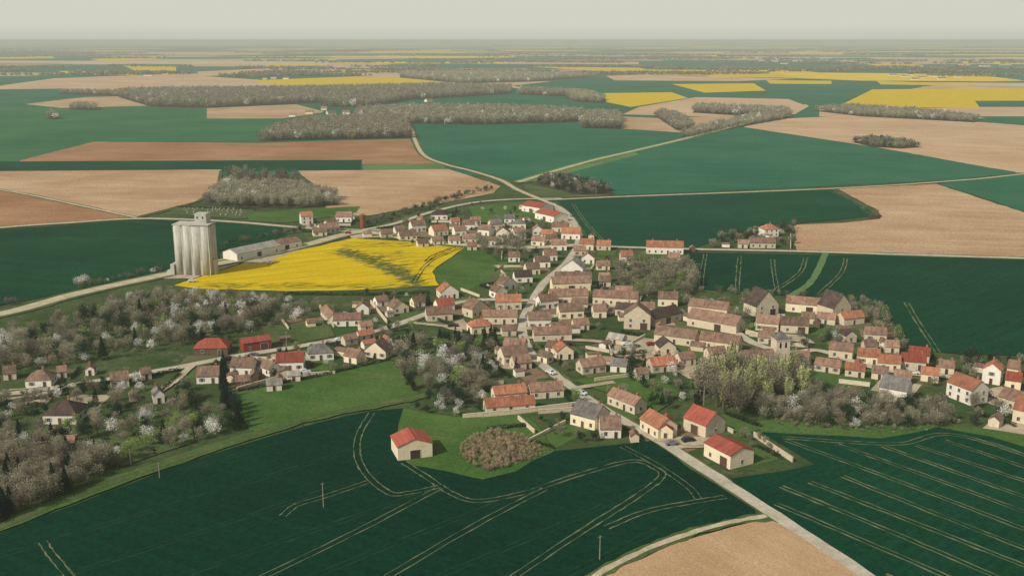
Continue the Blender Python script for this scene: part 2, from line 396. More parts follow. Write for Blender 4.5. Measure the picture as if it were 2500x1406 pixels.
# ------------------------------------------------------------------ roads
asph=simple_mat("worn_asphalt",(188,180,160),0.2,0.15,world=True,c2=(164,156,136),k=1.05)
dirt=simple_mat("chalk_track",(192,180,152),0.2,0.2,world=True,c2=(158,150,122),k=1.05)
grav=simple_mat("gravel_yard",(186,172,146),0.2,0.12,world=True,c2=(148,136,112),k=1.05)
vg=lawn2
trk=simple_mat("wheel_rut",(36,74,50),0.3,0.3,world=True,c2=(14,50,34))
trkl=simple_mat("wheel_rut_pale",(130,128,94),0.3,0.3,world=True,c2=(64,88,60))
road([(2300,1550),(2100,1398),(1920,1278),(1750,1168),(1600,1072),(1480,1005),(1400,950),(1340,905),(1292,860),(1275,800),(1290,755),(1330,690),(1385,640),(1412,590),(1405,550),(1372,512),(1325,490)],4.0,asph,verge=(2,vg))
road([(1325,490),(1265,465),(1220,440),(1150,418),(1090,403),(1035,380),(1012,340),(1005,315)],4.5,dirt,label="pale lane running between the open fields",verge=(5,vg))
road([(-250,985),(0,965),(170,943),(400,905),(560,874),(700,852),(830,829),(950,800),(1045,766),(1110,742),(1190,733),(1290,735)],4.4,asph,verge=(3,vg))
road([(-250,800),(0,768),(190,718),(420,668),(560,640),(720,606),(860,570),(930,572),(1050,592),(1250,605),(1410,600)],8,dirt,label="wide pale gravel road beside the silo",verge=(6,vg))
road([(-250,580),(0,557),(170,545),(340,535),(540,541),(720,556),(850,566)],5,asph,verge=(4,vg))
road([(1325,490),(1500,482),(1800,471),(2100,458),(2350,441),(2500,426),(2700,405)],4,dirt,label="pale lane running between the open fields",verge=(4,vg))
road([(1372,486),(1250,488),(1150,497),(1050,520),(960,548),(860,568)],4.5,asph,verge=(4,vg))
road([(1420,602),(1560,606),(1700,610),(1950,615),(2200,623),(2500,632),(2700,640)],4.5,asph,verge=(4,vg))
road([(-250,440),(0,465),(180,500),(335,533)],3,dirt,"dirt_track","pale dirt track across ploughed field",verge=(3,vg))
road([(540,418),(525,465),(470,497),(335,533)],3,lawn2,"grass_track","grassy field edge beside ploughed soil")
road([(1870,1262),(1760,1283),(1640,1320),(1530,1366),(1440,1420),(1400,1480)],1.8,dirt,"dirt_track","narrow pale dirt track between crops",verge=(2.0,vg))
road([(1265,446),(1350,420),(1450,392),(1545,370),(1670,340),(1810,305),(1930,272)],5,dirt,"dirt_track","pale dirt track between green fields",verge=(8,gl))
road([(-250,1385),(0,1288),(180,1215),(400,1135),(600,1070),(760,1022),(905,992),(1040,967)],3,lawn2,"grass_track","grassy path along the wheat field edge",verge=(3,lawn))
road([(2015,620),(2000,655),(1975,695),(1930,724)],3.6,gl,"grass_track","light green grass path through wheat")
road([(1800,815),(1850,845),(1930,862),(2000,858),(2100,890),(2200,912),(2330,925),(2420,965),(2550,1000)],4,asph)
road([(1400,950),(1500,935)],3,grav); road([(1560,850),(1450,835),(1340,830),(1280,825)],3.4,grav)
road([(470,893),(430,930),(385,960)],3,grav); road([(1600,1072),(1680,1085),(1750,1078)],4,grav)
road([(1005,790),(1100,800),(1200,815),(1275,815)],3,grav)
road([(1290,735),(1450,748),(1590,755)],3,grav)
for poly in ([(1495,815),(1600,830),(1640,862),(1590,885),(1500,870)],[(1610,1065),(1700,1068),(1760,1070),(1715,1095),(1650,1098)],[(400,682),(420,655),(560,630),(600,640),(470,682)],[(560,640),(700,600),(760,600),(640,645)],[(840,560),(930,560),(935,580),(860,584)],[(1350,495),(1390,520),(1420,590),(1370,560)],[(1845,812),(1960,820),(1990,840),(1880,830)],[(1130,780),(1150,800),(1140,815),(1080,800)]):
    field("gravel_yard",poly,grav,"pale gravel yard between the farm buildings",step=4,jit=0.4,cat="yard")

ZT=[0.385]
def track_w(P,mat,w,gap,label="pair of tractor wheel ruts through wheat"):
    V=[];Fc=[];ZT[0]+=.0006
    for s in(-gap/2,gap/2): strip_geo(V,Fc,P,w,ZT[0],s,w*.35)
    add("tractor_track",mk("tractor_track",V,Fc,[mat]),label=label,cat="tractor track",kind="structure")
def tracks(lines,mat,w=0.5,gap=1.9,**k):
    for ln in lines: track_w(smooth([g(*p) for p in ln],10),mat,w,gap,**k)
def tramset(poly,a,b,sp,i0,i1,mat,w,gap,bend=0.0):
    A=np.array(g(*a));B=np.array(g(*b));d=(B-A)/np.linalg.norm(B-A);n=np.array([-d[1],d[0]]);PW=[g(*p) for p in poly]
    for i in range(i0,i1):
        ts=np.arange(-350,550,3.0); ph=random.random()*6
        P=A+n*(i*sp)+ts[:,None]*d+n[None]*(bend*(ts[:,None]/100)**2+0.6*np.sin(ts[:,None]/23+ph))
        ins=pip(P+n*2.5,PW)&pip(P-n*2.5,PW)&pip(P+d*8,PW)&pip(P-d*8,PW); run=[]
        for p,f in list(zip(P,ins))+[(None,False)]:
            if f: run.append(p)
            else:
                if len(run)>8: track_w(run,mat,w,gap)
                run=[]
tracks([[(907,1010),(878,1060),(872,1110),(895,1160),(950,1205),(1000,1205),(1072,1190)],
 [(985,1130),(1040,1165),(1100,1205),(1165,1225),(1280,1205),(1400,1165),(1540,1128),(1600,1145),(1615,1165),(1560,1210),(1420,1300),(1240,1420)],
 [(1480,1290),(1580,1250),(1690,1228),(1770,1215)],[(105,1325),(125,1355),(180,1420)]],trkl,0.32)
tracks([[(690,1262),(725,1235),(790,1215),(900,1178)],[(1520,1092),(1600,1135),(1680,1190),(1705,1220)],[(930,1420),(1150,1290),(1330,1195)],[(560,1450),(850,1310),(1075,1192)]],trkl,0.24)
tramset(F1,(180,1400),(880,1170),19,-4,10,trk,.36,1.8)
tramset(F2,(1930,1158),(2500,1388),9.5,-8,18,trkl,.38,1.6,bend=0.8)
tracks([[(1910,1070),(2050,1080),(2200,1085),(2300,1062),(2420,1085),(2600,1150)]],trkl,.34)
tracks([[(1722,622),(1714,670),(1712,708)],[(1806,626),(1802,670),(1800,713)],[(1886,635),(1890,670),(1897,712)],[(1968,630),(1950,670),(1890,712)],
 [(2066,632),(2052,670),(2000,720)],[(2212,740),(2245,795),(2290,862)],[(1400,500),(1430,545),(1480,598)],[(2020,466),(2080,490),(2120,522)]],trkl,0.46)
tracks([[(1130,604),(1050,640),(1010,690)],[(1110,604),(1060,625),(1040,640)]],trk,0.6,label="tractor ruts through the yellow rapeseed")

# ------------------------------------------------------------------ houses
RO={'o':roof_mat("tile_orange",(188,126,96),(152,104,84)),'r':roof_mat("tile_red",(164,86,70),(144,82,70)),
'b':roof_mat("tile_brown",(142,116,98),(104,88,76)),'p':roof_mat("tile_rosy_brown",(166,132,112),(126,102,88)),
's':roof_mat("slate_grey",(130,126,120),(102,98,96)),'d':roof_mat("tile_dark",(96,80,72),(70,63,60)),
'g':roof_mat("sheet_grey",(176,172,160),(142,138,126),True),'R':roof_mat("sheet_red",(172,92,78),(154,86,74),True)}
RN={'o':"orange tiled",'r':"red tiled",'b':"brown tiled",'p':"rosy brown",'s':"grey slate",'d':"dark brown",'g':"grey sheet",'R':"red sheet"}
WA={'c':simple_mat("render_cream",(222,208,176),0.14,0.5,objrand=0.08,k=.95),'w':simple_mat("render_white",(226,219,202),0.12,0.5,objrand=0.08,k=.98),
't':simple_mat("rubble_stone",(204,190,164),0.25,1.2,objrand=0.12,k=.95),'k':simple_mat("dark_timber",(118,98,78),0.3,1.0),'R':simple_mat("red_boards",(150,76,60),0.2,1.0)}
WN={'c':"cream rendered",'w':"white rendered",'t':"stone",'k':"brown timber",'R':"red board"}
GLASS=simple_mat("window_glass",(38,44,50),0.3,1,spec=0.5,rough=0.15)
FRAME=simple_mat("white_frame",(205,202,194),0.1,2)
SHUT=simple_mat("painted_shutter",(140,140,130),0.15,2,objrand=0.3)
DOORM=simple_mat("door_paint",(96,74,60),0.2,2,objrand=0.4)
BRICK=simple_mat("chimney_brick",(168,124,98),0.3,3)
def window_mesh(sh):
    V=[];Fc=[];mi=[]
    V+=[(-.45,-.03,0),(.45,-.03,0),(.45,-.03,1.25),(-.45,-.03,1.25)];Fc.append((0,1,2,3));mi.append(0)
    for b in((-.53,-.45,0,1.25),(.45,.53,0,1.25),(-.03,.03,0,1.25)):
        n=len(Fc);box(V,Fc,b[0],b[1],-.07,0.0,b[2],b[3]);mi+=[1]*(len(Fc)-n)
    for z0,z1 in((-.1,0),(1.25,1.33)):
        n=len(Fc);box(V,Fc,-.56,.56,-.1,0.0,z0,z1);mi+=[1]*(len(Fc)-n)
    if sh:
        for x0,x1 in((-1.0,-.57),(.57,1.0)):
            n=len(Fc);box(V,Fc,x0,x1,-.06,-.005,0,1.25);mi+=[2]*(len(Fc)-n)
    return mk("window",V,Fc,[GLASS,FRAME,SHUT],mi)
WM=[window_mesh(False),window_mesh(True)]
def door_mesh(w,h):
    V=[];Fc=[];mi=[]
    box(V,Fc,-w/2,w/2,-.05,0,0,h);mi+=[0]*6
    for b in((-w/2-.1,-w/2,0,h),(w/2,w/2+.1,0,h),(-w/2-.1,w/2+.1,h,h+.12)):
        box(V,Fc,b[0],b[1],-.09,0,b[2],b[3]);mi+=[1]*6
    for k in range(3):
        box(V,Fc,-w/2+.12,w/2-.12,-.065,-.05,.15+k*(h-.2)/3,(k+1)*(h-.2)/3);mi+=[0]*6
    return mk("door",V,Fc,[DOORM,FRAME],mi)
DM=door_mesh(1.0,2.1); BM=door_mesh(3.0,2.9)
def chimney_mesh():
    V=[];Fc=[];box(V,Fc,-.35,.35,-.28,.28,-1.2,.8);box(V,Fc,-.43,.43,-.35,.35,.8,.92);cyl(V,Fc,(-.15,0,.92),(-.15,0,1.2),.12,.1,6);cyl(V,Fc,(.18,0,.92),(.18,0,1.2),.12,.1,6)
    return mk("chimney",V,Fc,[BRICK])
CHM=chimney_mesh()
HOUSES=[]
def building(cx,cy,rz,L,Wd,h,roof='o',wall='c',o='',name=None,label=None,group="village houses",detail=2,where="by the village street"):
    barn='b' in o; pitch=math.radians(20 if 'f' in o else (47 if 'S' in o else 37))
    gf='g' in o
    Lr,Wr=(Wd,L) if gf else (L,Wd)
    rot=(lambda p:(-p[1],p[0],p[2])) if gf else (lambda p:p)
    rh=Wr/2*math.tan(pitch)
    nm=name or ('barn' if barn else 'house')
    lb=label or f"{WN[wall]} {nm} with {RN[roof]} roof {where}"
    e=add(nm,None,loc=(cx,cy,0.1),rz=rz,label=lb,cat=nm.replace('_',' '),group=group)
    HOUSES.append((cx,cy,math.hypot(L,Wd)/2,rz,L,Wd))
    x=Lr/2;y=Wr/2
    V=[(-x,-y,0),(x,-y,0),(x,y,0),(-x,y,0),(-x,-y,h),(x,-y,h),(x,y,h),(-x,y,h)]
    Fc=[(0,1,5,4),(2,3,7,6)]
    if 'h' in o: Fc+=[(1,2,6,5),(3,0,4,7)]
    else:
        V+=[(-x,0,h+rh),(x,0,h+rh)]; Fc+=[(1,2,6,9,5),(3,0,4,8,7)]
    add("wall",mk("wall",[rot(v) for v in V],Fc,[WA[wall]]),e)
    ov=0.26 if Wr>5 else .2;t=0.2
    if 'h' in o:
        a=x+ov;b=y+ov;rl=max(x-y*0.9,0.2);rh2=rh*0.95
        V=[(-a,-b,h),(a,-b,h),(a,b,h),(-a,b,h),(-a,-b,h+.16),(a,-b,h+.16),(a,b,h+.16),(-a,b,h+.16),(-rl,0,h+rh2),(rl,0,h+rh2)]
        Fc=[(3,2,1,0),(0,1,5,4),(1,2,6,5),(2,3,7,6),(3,0,4,7),(4,5,9,8),(6,7,8,9),(5,6,9),(7,4,8)]
    else:
        tp=math.tan(pitch);a=x+0.2;s=[(-y-ov,h-ov*tp+.02),(0,h+rh+.02),(y+ov,h-ov*tp+.02),(y+ov,h-ov*tp+t+.05),(0,h+rh+t+.05),(-y-ov,h-ov*tp+t+.05)]
        V=[(-a,q[0],q[1]) for q in s]+[(a,q[0],q[1]) for q in s]
        Fc=[(0,5,4,1),(1,4,3,2),(6,7,10,11),(7,8,9,10),(0,1,7,6),(1,2,8,7),(2,3,9,8),(3,4,10,9),(4,5,11,10),(5,0,6,11)]
    rf=add("roof",mk("roof",[rot(v) for v in V],Fc,[RO[roof]]),e)
    if not barn and detail>0:
        nc=1 if Lr<12 else 2
        for k in range(nc):
            cx_=(-1 if k else 1)*(Lr*0.33)*(0.3 if 'h' in o else 1)
            p=rot((cx_,0.5,h+rh+0.0)); add("chimney",CHM,rf,loc=p,rz=math.pi/2 if gf else 0)
    if detail<1: return e
    sh=random.random()<0.5
    wm=WM[1 if sh and not barn else 0]
    def face(Lf,rz2,fx,two,door):
        if Lf<2.4: return
        n=max(1,int(Lf/(3.0 if not barn else 5.5)))
        n=min(n,10)
        dk=n//2 if door else -1
        for k in range(n):
            u=-Lf/2+Lf*(k+.5)/n
            if k==dk: add("door",BM if barn and h>3.4 else DM,e,loc=fx(u,0.0),rz=rz2)
            elif not barn or k%2==0: add("window",wm,e,loc=fx(u,.85),rz=rz2)
            if two and h>4.7: add("window",wm,e,loc=fx(u,3.2),rz=rz2)
    face(L,0,lambda u,z:(u,-Wd/2-.004,z),True,True)
    if detail>1:
        face(Wd*0.8,math.pi/2,lambda u,z:(L/2+.004,u,z),True,False)
        if not barn: face(Wd*0.8,-math.pi/2,lambda u,z:(-L/2-.004,-u,z),True,False)
    return e
def Hs(x1,y1,x2,y2,d,h,roof,wall,o='',**kw):
    a=np.array(g(x1,y1));b=np.array(g(x2,y2));v=b-a;L=np.linalg.norm(v);n=np.array([-v[1],v[0]])/L
    near=y1>1015
    d=d*1.1 if near else d*0.86; h=h if near else max(h*.88,2.4)
    c=(a+b)/2+n*d/2; rz=math.atan2(v[1],v[0])
    det=2 if y1>640 else 1
    return building(c[0],c[1],rz,L*(1 if near else .92),d,h,roof,wall,o,detail=kw.pop('detail',det),**kw)
HL=[
(972,1127,1056,1116,8.5,4.4,'R','c','gbf'),(1718,1113,1782,1147,8,4.2,'R','c','bf'),
(1562,1048,1606,1074,6.5,3.6,'o','c',''),(1606,1072,1642,1074,9,3.0,'r','c','gb'),(1668,1048,1722,1070,8,4,'r','t','b'),
(1480,985,1552,1014,6.5,3.6,'p','t',''),(1392,1036,1452,1052,8,3.8,'s','c',''),(1466,1070,1516,1070,7,3,'b','w',''),
(1182,1013,1312,1003,6.5,2.8,'o','t','b'),(1205,984,1290,976,6.5,3.2,'o','c',''),(1292,976,1380,970,6.5,3.2,'p','t',''),
(1228,892,1292,884,8,4,'b','c',''),(1226,862,1282,866,7,3.6,'p','t',''),(1358,880,1402,877,8,3.8,'o','c','g'),(1420,916,1482,908,7,3.2,'p','t',''),
(1488,908,1530,912,6,3,'s','w',''),(1590,912,1655,906,7,3.2,'o','t',''),(1722,926,1772,922,7,3.8,'s','w',''),(1660,895,1700,890,6,3,'p','t',''),
(1800,897,1872,892,7,3.5,'o','t',''),(2020,872,2082,880,7,3.8,'b','t',''),
(2090,888,2150,893,7,3.6,'o','c',''),(2140,903,2200,908,7,3.4,'o','t',''),(2196,900,2262,906,7,3.6,'r','t',''),(2245,930,2292,936,6,3.2,'o','c',''),
(1985,905,2052,915,6,3,'p','t',''),(2060,918,2112,924,6,3,'o','t',''),(2125,925,2168,930,6,2.8,'b','t','b'),
(2142,975,2214,988,10,5.2,'s','w',''),(2306,966,2372,992,9,6,'o','w',''),(2394,934,2442,942,8,6,'o','w','g'),(2450,950,2492,956,7,4,'r','c',''),
(2432,990,2500,1012,8,4,'p','t',''),(2470,1030,2560,1050,8,4.5,'o','t',''),(2215,882,2270,888,7,3.4,'r','t',''),
(1912,760,2040,772,8,4.6,'p','c','b'),(1842,775,1902,768,11,5.5,'d','t','gbS'),(2030,782,2078,774,11,6,'d','t','gbS'),(2058,796,2112,790,7,3.4,'o','t','b'),
(1842,806,1902,812,8,4,'p','t',''),(1902,812,1976,816,8,4,'b','t','b'),(2062,838,2092,836,6,3.4,'d','t','g'),(2108,832,2166,836,7,3.4,'p','t',''),(1990,790,2040,795,6,3,'p','t','b'),
(1848,838,1890,842,6,3,'b','t',''),(1955,790,1990,792,6,3,'b','t','b'),
(1675,766,1778,778,8,4.4,'p','t','b'),(1604,748,1656,750,8,4.2,'b','c',''),(1520,803,1590,806,9,7.0,'b','t','bg'),(1596,800,1666,782,9,4,'d','t','b'),
(1672,794,1802,818,10,4.2,'p','t','b'),(1592,834,1700,848,8,3.8,'b','t','b'),(1702,848,1806,862,8,3.8,'p','t','b'),(1608,866,1652,864,8,3.2,'d','t','gb'),
(1480,838,1520,845,5,2.6,'g','t','b'),(1730,880,1775,876,6,2.8,'b','t','b'),
(1338,744,1440,742,8,4.4,'p','c',''),(1442,743,1560,750,8,4.2,'p','t',''),(1345,714,1446,710,8,4.8,'p','c','b'),(1352,697,1448,697,8,4,'b','t','b'),
(1364,780,1428,777,8,4,'b','c',''),(1448,777,1482,776,7,3.6,'p','c',''),(1318,757,1366,752,7,4.4,'b','w',''),(1288,803,1348,802,8,4.4,'b','w',''),
(1395,755,1436,756,6,3,'b','t','b'),(1500,770,1540,773,7,3.4,'d','t',''),(1300,835,1400,832,7,3.4,'p','t','b'),(1330,862,1352,866,6,3,'b','t',''),
(1208,757,1276,756,8,4.2,'o','t',''),(1152,778,1192,768,8,4.6,'p','t','g'),(1175,792,1266,792,7,3.8,'p','t',''),(1150,818,1206,812,8,3.6,'o','c','h'),
(1040,786,1108,782,8,3.6,'b','t','b'),(1068,762,1112,757,7,3.2,'r','w',''),(958,768,1000,762,8,3,'b','c','g'),(868,768,902,768,7,3.4,'p','w','g'),
(812,798,884,796,7,3.2,'p','w',''),(782,768,802,792,6,2.8,'p','w',''),(1074,732,1122,728,9,3.8,'o','w','g'),
(1255,905,1300,900,7,3,'p','t',''),
(470,868,560,866,10,3.0,'r','k','hb'),(592,862,666,852,8,4.2,'R','R','bf'),(560,917,618,919,8,3.8,'b','w',''),(618,905,660,921,6,3,'b','w',''),
(672,907,744,905,8,4.0,'r','w',''),(750,882,818,878,9,3.2,'s','w','h'),(478,938,536,936,8,3.2,'b','w',''),(270,950,318,944,7,3.2,'b','c',''),
(60,948,128,945,9,3,'b','w','h'),(106,1036,188,1036,9,3,'d','w','h'),(374,988,404,984,6,3.6,'s','w','gS'),(208,918,232,917,4,2.8,'b','w','g'),
(160,1102,188,1099,4,2.4,'p','k','b'),(838,884,872,890,7,3,'p','c',''),(888,872,944,878,8,3.4,'b','c','g'),(842,846,876,840,5,2.6,'p','t','b'),(878,836,918,828,5,2.6,'o','t',''),
(8,930,42,926,6,3,'b','c',''),(650,958,690,955,5,2.4,'g','w','b'),(575,949,612,946,5,2.4,'p','k','b'),
(575,640,690,615,14,4.6,'g','w','bf'),(662,618,740,603,12,4.2,'p','w','bf'),(735,549,766,547,8,6,'o','w',''),(818,543,860,543,9,4,'p','w',''),(764,578,800,576,7,3,'b','c',''),(782,572,832,566,8,3.6,'p','t',''),(800,560,828,556,7,3.4,'b','t',''),
(1050,537,1094,537,10,3.8,'d','w','h'),(1005,568,1042,565,8,5,'b','w',''),(975,588,1020,585,8,3.2,'b','c',''),(1058,578,1096,574,9,4,'o','c',''),(1110,578,1140,576,8,4,'p','w',''),
(1128,562,1160,562,8,4,'p','w',''),(1165,575,1195,578,8,4.4,'b','w',''),(1198,562,1228,560,8,4,'s','c',''),(1210,582,1245,582,8,4,'b','w','g'),(1255,585,1285,583,8,4.6,'p','w',''),
(1250,560,1285,560,8,4,'s','w','h'),(1130,595,1165,594,7,3.4,'p','t',''),(930,582,960,580,7,3,'b','t','b'),(1095,598,1125,597,6,3,'p','w',''),(1180,598,1212,600,6,3.2,'b','w',''),(1295,600,1330,602,7,3.4,'p','c',''),(1300,575,1326,575,8,4,'p','w','g'),
(1272,516,1320,524,16,5,'R','w','bf'),(1304,534,1354,546,14,5,'R','w','bf'),(1368,584,1418,586,9,4.2,'o','w',''),(1318,586,1348,588,8,3.8,'o','w',''),(1345,566,1385,568,8,3.6,'p','t','b'),
(1412,610,1450,612,8,4,'o','c',''),(1455,611,1492,612,7,3.4,'o','t',''),(1574,620,1672,622,9,4.6,'o','w',''),(1514,642,1546,642,8,4,'o','w',''),
(1864,580,1902,578,9,5.4,'o','w','h'),(1828,606,1896,607,8,3.6,'p','t',''),(1800,606,1826,607,6,3,'p','t','b'),(1630,640,1660,641,7,3,'p','t',''),
(1418,644,1452,645,8,3.6,'p','w','g'),(1368,672,1425,675,12,4.4,'g','w','bg'),(1210,730,1240,725,7,3.6,'b','w','g'),(1228,712,1262,705,7,3.6,'b','w','g'),
(1256,692,1302,690,8,3.6,'d','w',''),(1285,672,1320,670,8,3.6,'b','c',''),(1305,654,1345,653,8,3.6,'b','w',''),(1328,638,1362,637,8,3.8,'p','w',''),(1345,612,1385,612,8,3.8,'p','w',''),(1462,700,1492,701,7,3,'b','t','b'),(1240,640,1270,640,7,3.2,'b','w',''),
(1330,596,1360,597,7,3.4,'b','c',''),
(1735,908,1765,905,5,2.8,'p','t',''),(1555,930,1585,927,5,2.6,'p','t','b'),(1310,884,1336,890,5,3,'b','c',''),(1400,808,1440,806,6,3,'p','t',''),
(1345,818,1385,816,6,3,'p','c',''),(1225,822,1262,820,5,2.8,'p','t','b'),(1560,768,1600,768,6,3.4,'p','c',''),(2160,862,2196,864,6,3,'p','t',''),(2110,862,2144,862,6,3,'b','t','b'),
(2290,912,2330,916,6,3,'p','t',''),(1940,885,1975,890,5,3,'p','t',''),(2180,935,2225,940,6,2.8,'p','t','b'),(2455,920,2485,925,7,4,'p','c',''),
(1500,725,1545,727,6,3.2,'p','t','b'),(1462,690,1490,690,6,2.8,'p','c',''),(1140,612,1165,612,6,2.8,'p','t','b'),(1455,660,1490,660,6,3,'p','c',''),(1400,625,1432,625,7,3.4,'p','t',''),
(1055,600,1085,598,6,3,'p','w',''),(1020,605,1048,603,6,2.8,'b','t','b'),(965,572,990,570,6,3,'p','w',''),(1150,550,1175,549,6,3.4,'p','w',''),(1230,545,1258,545,7,3.4,'s','w',''),(1100,552,1124,551,6,3.2,'o','w',''),
(920,750,950,746,6,2.8,'p','w',''),(1010,752,1040,748,6,2.8,'b','c',''),(880,812,912,808,5,2.4,'p','t','b'),(700,935,735,932,4,2.3,'g','w','b'),(345,930,372,926,5,2.5,'b','t','b'),(140,925,165,922,5,2.5,'p','w',''),
]
for a in HL: Hs(*a,where="in a farmyard" if 'b' in a[8] else "by the village street")
for a in [(745,279,765,279),(800,281,822,280),(835,280,855,280),(705,286,722,286),(783,270,798,270),(1042,250,1058,249),(640,195,652,195),(660,193,675,193),(690,194,705,194),(1010,189,1024,189),
 (2170,186,2190,186),(2200,189,2222,189),(2215,185,2232,185),(2240,192,2262,192),(2270,188,2290,188),(2290,195,2310,195),(2330,190,2350,190),(2340,160,2370,160),(2390,163,2420,163),(2440,160,2470,160),(1850,150,1870,150),(1930,150,1955,151),(1960,153,1985,153),(1905,157,1925,157),(2225,196,2245,196),(350,186,372,186),(395,182,412,182)]:
    Hs(*a,9,3.8,random.choice('pppb'),random.choice('wwc'),'',detail=0,group="distant hamlet houses",where="in a hamlet")
def free(cx,cy,r):
    if any((cx-h[0])**2+(cy-h[1])**2<(h[2]*.8+r)**2 for h in HOUSES): return False
    p=np.array((cx,cy))
    return all(((P-p)**2).sum(1).min()>(w/2+r)**2 for P,w in ROADS)
FP=[[g(*p) for p in q] for q in (F1,F2,RP)]
ns=0
for hh in list(HOUSES):
    if hh[1]>780 or ns>60 or random.random()<.45: continue
    for t in range(3):
        a=random.random()*6.28;r=hh[2]+random.uniform(3,8);x=hh[0]+r*math.cos(a);y=hh[1]+r*math.sin(a)
        if free(x,y,3.0) and not any(pip(np.array([(x,y)]),q)[0] for q in FP):
            L=random.uniform(3,5.5)
            building(x,y,hh[3]+random.choice((0,math.pi/2)),L,random.uniform(2.4,3.6),random.uniform(1.9,2.3),random.choice('ppbbgo'),random.choice('ttcwk'),random.choice(('bf','b','b')),name="shed",detail=0,group="garden sheds",where="in a garden");ns+=1
            break

def church(px,py,tw,th,spire,nl,far=False):
    x,y=g(px,py)
    e=add("church",None,loc=(x,y,0.1),rz=0.15,label="grey stone church with square tower and slate roof",cat="church")
    HOUSES.append((x-nl*0.3,y+4,nl*0.7,0,nl,8))
    V=[];Fc=[];box(V,Fc,-tw/2,tw/2,0,tw,0,th);box(V,Fc,-tw/2-.25,tw/2+.25,-.25,tw+.25,th,th+.4)
    add("tower",mk("tower",V,Fc,[WA['t']]),e)
    V=[(-tw/2-.3,-.3,th+.4),(tw/2+.3,-.3,th+.4),(tw/2+.3,tw+.3,th+.4),(-tw/2-.3,tw+.3,th+.4),(0,tw/2,th+spire)]
    add("spire",mk("spire",V,[(0,1,4),(1,2,4),(2,3,4),(3,0,4),(3,2,1,0)],[RO['s']]),e)
    w=tw*1.3;h=th*0.45;x0=-tw/2-nl;x1=-tw/2-.01;rh=w*0.45;y0=tw/2-w/2;y1=tw/2+w/2;ym=tw/2
    V=[(x0,y0,0),(x1,y0,0),(x1,y1,0),(x0,y1,0),(x0,y0,h),(x1,y0,h),(x1,y1,h),(x0,y1,h),(x0,ym,h+rh),(x1,ym,h+rh)]
    add("wall",mk("wall",V,[(0,1,5,4),(2,3,7,6),(1,2,6,9,5),(3,0,4,8,7)],[WA['t']]),e)
    V=[(x0-.3,y0-.4,h-.3),(x1,y0-.4,h-.3),(x1,ym,h+rh+.1),(x0-.3,ym,h+rh+.1),(x1,y1+.4,h-.3),(x0-.3,y1+.4,h-.3)]
    V+=[(a,b,c+.25) for a,b,c in V]
    Fc=[(6,7,8,9),(9,8,10,11),(0,3,2,1),(3,5,4,2),(0,1,7,6),(5,11,10,4),(0,6,9,3),(3,9,11,5)]
    add("roof",mk("roof",V,Fc,[RO['s'] if far else RO['b']]),e)
    for k in range(3):
        b=x0+nl*(k+.5)/3
        pts=[(b-.45,0,h*.3),(b+.45,0,h*.3),(b+.45,0,h*.65),(b+.25,0,h*.78),(b,0,h*.84),(b-.25,0,h*.78),(b-.45,0,h*.65)]
        add("window",mk("window",[(p[0],y0-.01,p[2]) for p in pts],[tuple(range(7))],[GLASS]),e)
    for u in(-tw*.2,tw*.2):
        add("window",mk("window",[(u-.4,-.01,th*.78),(u+.4,-.01,th*.78),(u+.4,-.01,th*.92),(u,-.01,th*.96),(u-.4,-.01,th*.92)],[(0,1,2,3,4)],[GLASS]),e)
church(1908,912,5.2,12.5,3.2,13)
church(1898,152,8,18,30,26,True)

# ------------------------------------------------------------------ silo
def silo_mat():
    b=MB("pale_concrete");v=b.N("ShaderNodeTexCoord").outputs["Object"]
    n=b.noise(b.mapping(v,0,(.9,.9,.06)),1.0,4,.65)
    c=b.mix(b.ramp(n,.35,.65),lin((208,204,192),1.1),lin((166,162,150),1.1))
    n2=b.noise(v,.25,5,.7);c=b.mix(b.ramp(n2,.48,.72,0,.5),c,lin((152,147,132),1.1))
    return b.fin(c)
conc=silo_mat();conc2=simple_mat("pale_concrete_cap",(194,190,178),0.2,0.2,k=1.12)
sx,sy=g(474,674)
silo=add("grain_silo",None,loc=(sx,sy+6,0),rz=-0.10,label="tall white concrete grain silo with cylinder cells",cat="silo")
HOUSES.append((sx,sy+6,15,0,22,14))
R=2.66;SP=4.75;HT=26.0
V=[];Fc=[];box(V,Fc,-SP*1.5-R*.85,SP*1.5+R*.85,-5.1,5.1,0,HT-.3);add("core",mk("core",V,Fc,[conc]),silo)
for i in range(4):
    for j in range(2):
        cx=(i-1.5)*SP;cy=(j-.5)*6.4
        V=[];Fc=[];hh_=HT+.004*(i*2+j)+(0.35 if i<2 else 0);cyl(V,Fc,(cx,cy,0),(cx,cy,hh_),R,R,40)
        me=mk("storage_cell",V,Fc,[conc])
        for p in me.polygons: p.use_smooth=len(p.vertices)==4
        add("storage_cell",me,silo)
V=[];Fc=[];box(V,Fc,-SP*1.5-R,SP*1.5+R,-5.3,5.3,HT+.45,HT+.95);add("roof_slab",mk("roof_slab",V,Fc,[conc2]),silo)
V=[];Fc=[];box(V,Fc,1.0,7.2,-1.2,4.6,HT+.96,HT+6.0);hh=add("head_house",mk("head_house",V,Fc,[conc2]),silo)
for u in(2.5,5.4):
    add("window",mk("window",[(u-.4,-1.21,HT+3.4),(u+.4,-1.21,HT+3.4),(u+.4,-1.21,HT+4.5),(u-.4,-1.21,HT+4.5)],[(0,1,2,3)],[GLASS]),hh)
V=[];Fc=[];box(V,Fc,-11.9,-9.9,-6,4,0,6.0);box(V,Fc,-14,-11.91,-6,0,0,2.6);add("annex",mk("annex",V,Fc,[conc2]),silo)
V=[];Fc=[];box(V,Fc,9.9,11.2,-3,1,0,8);add("loading_bay",mk("loading_bay",V,Fc,[conc2]),silo)
wx,wy=g(886,556)
e=add("brick_tower",None,loc=(wx,wy,0),label="small red brick tower with flat tiled cap",cat="tower")
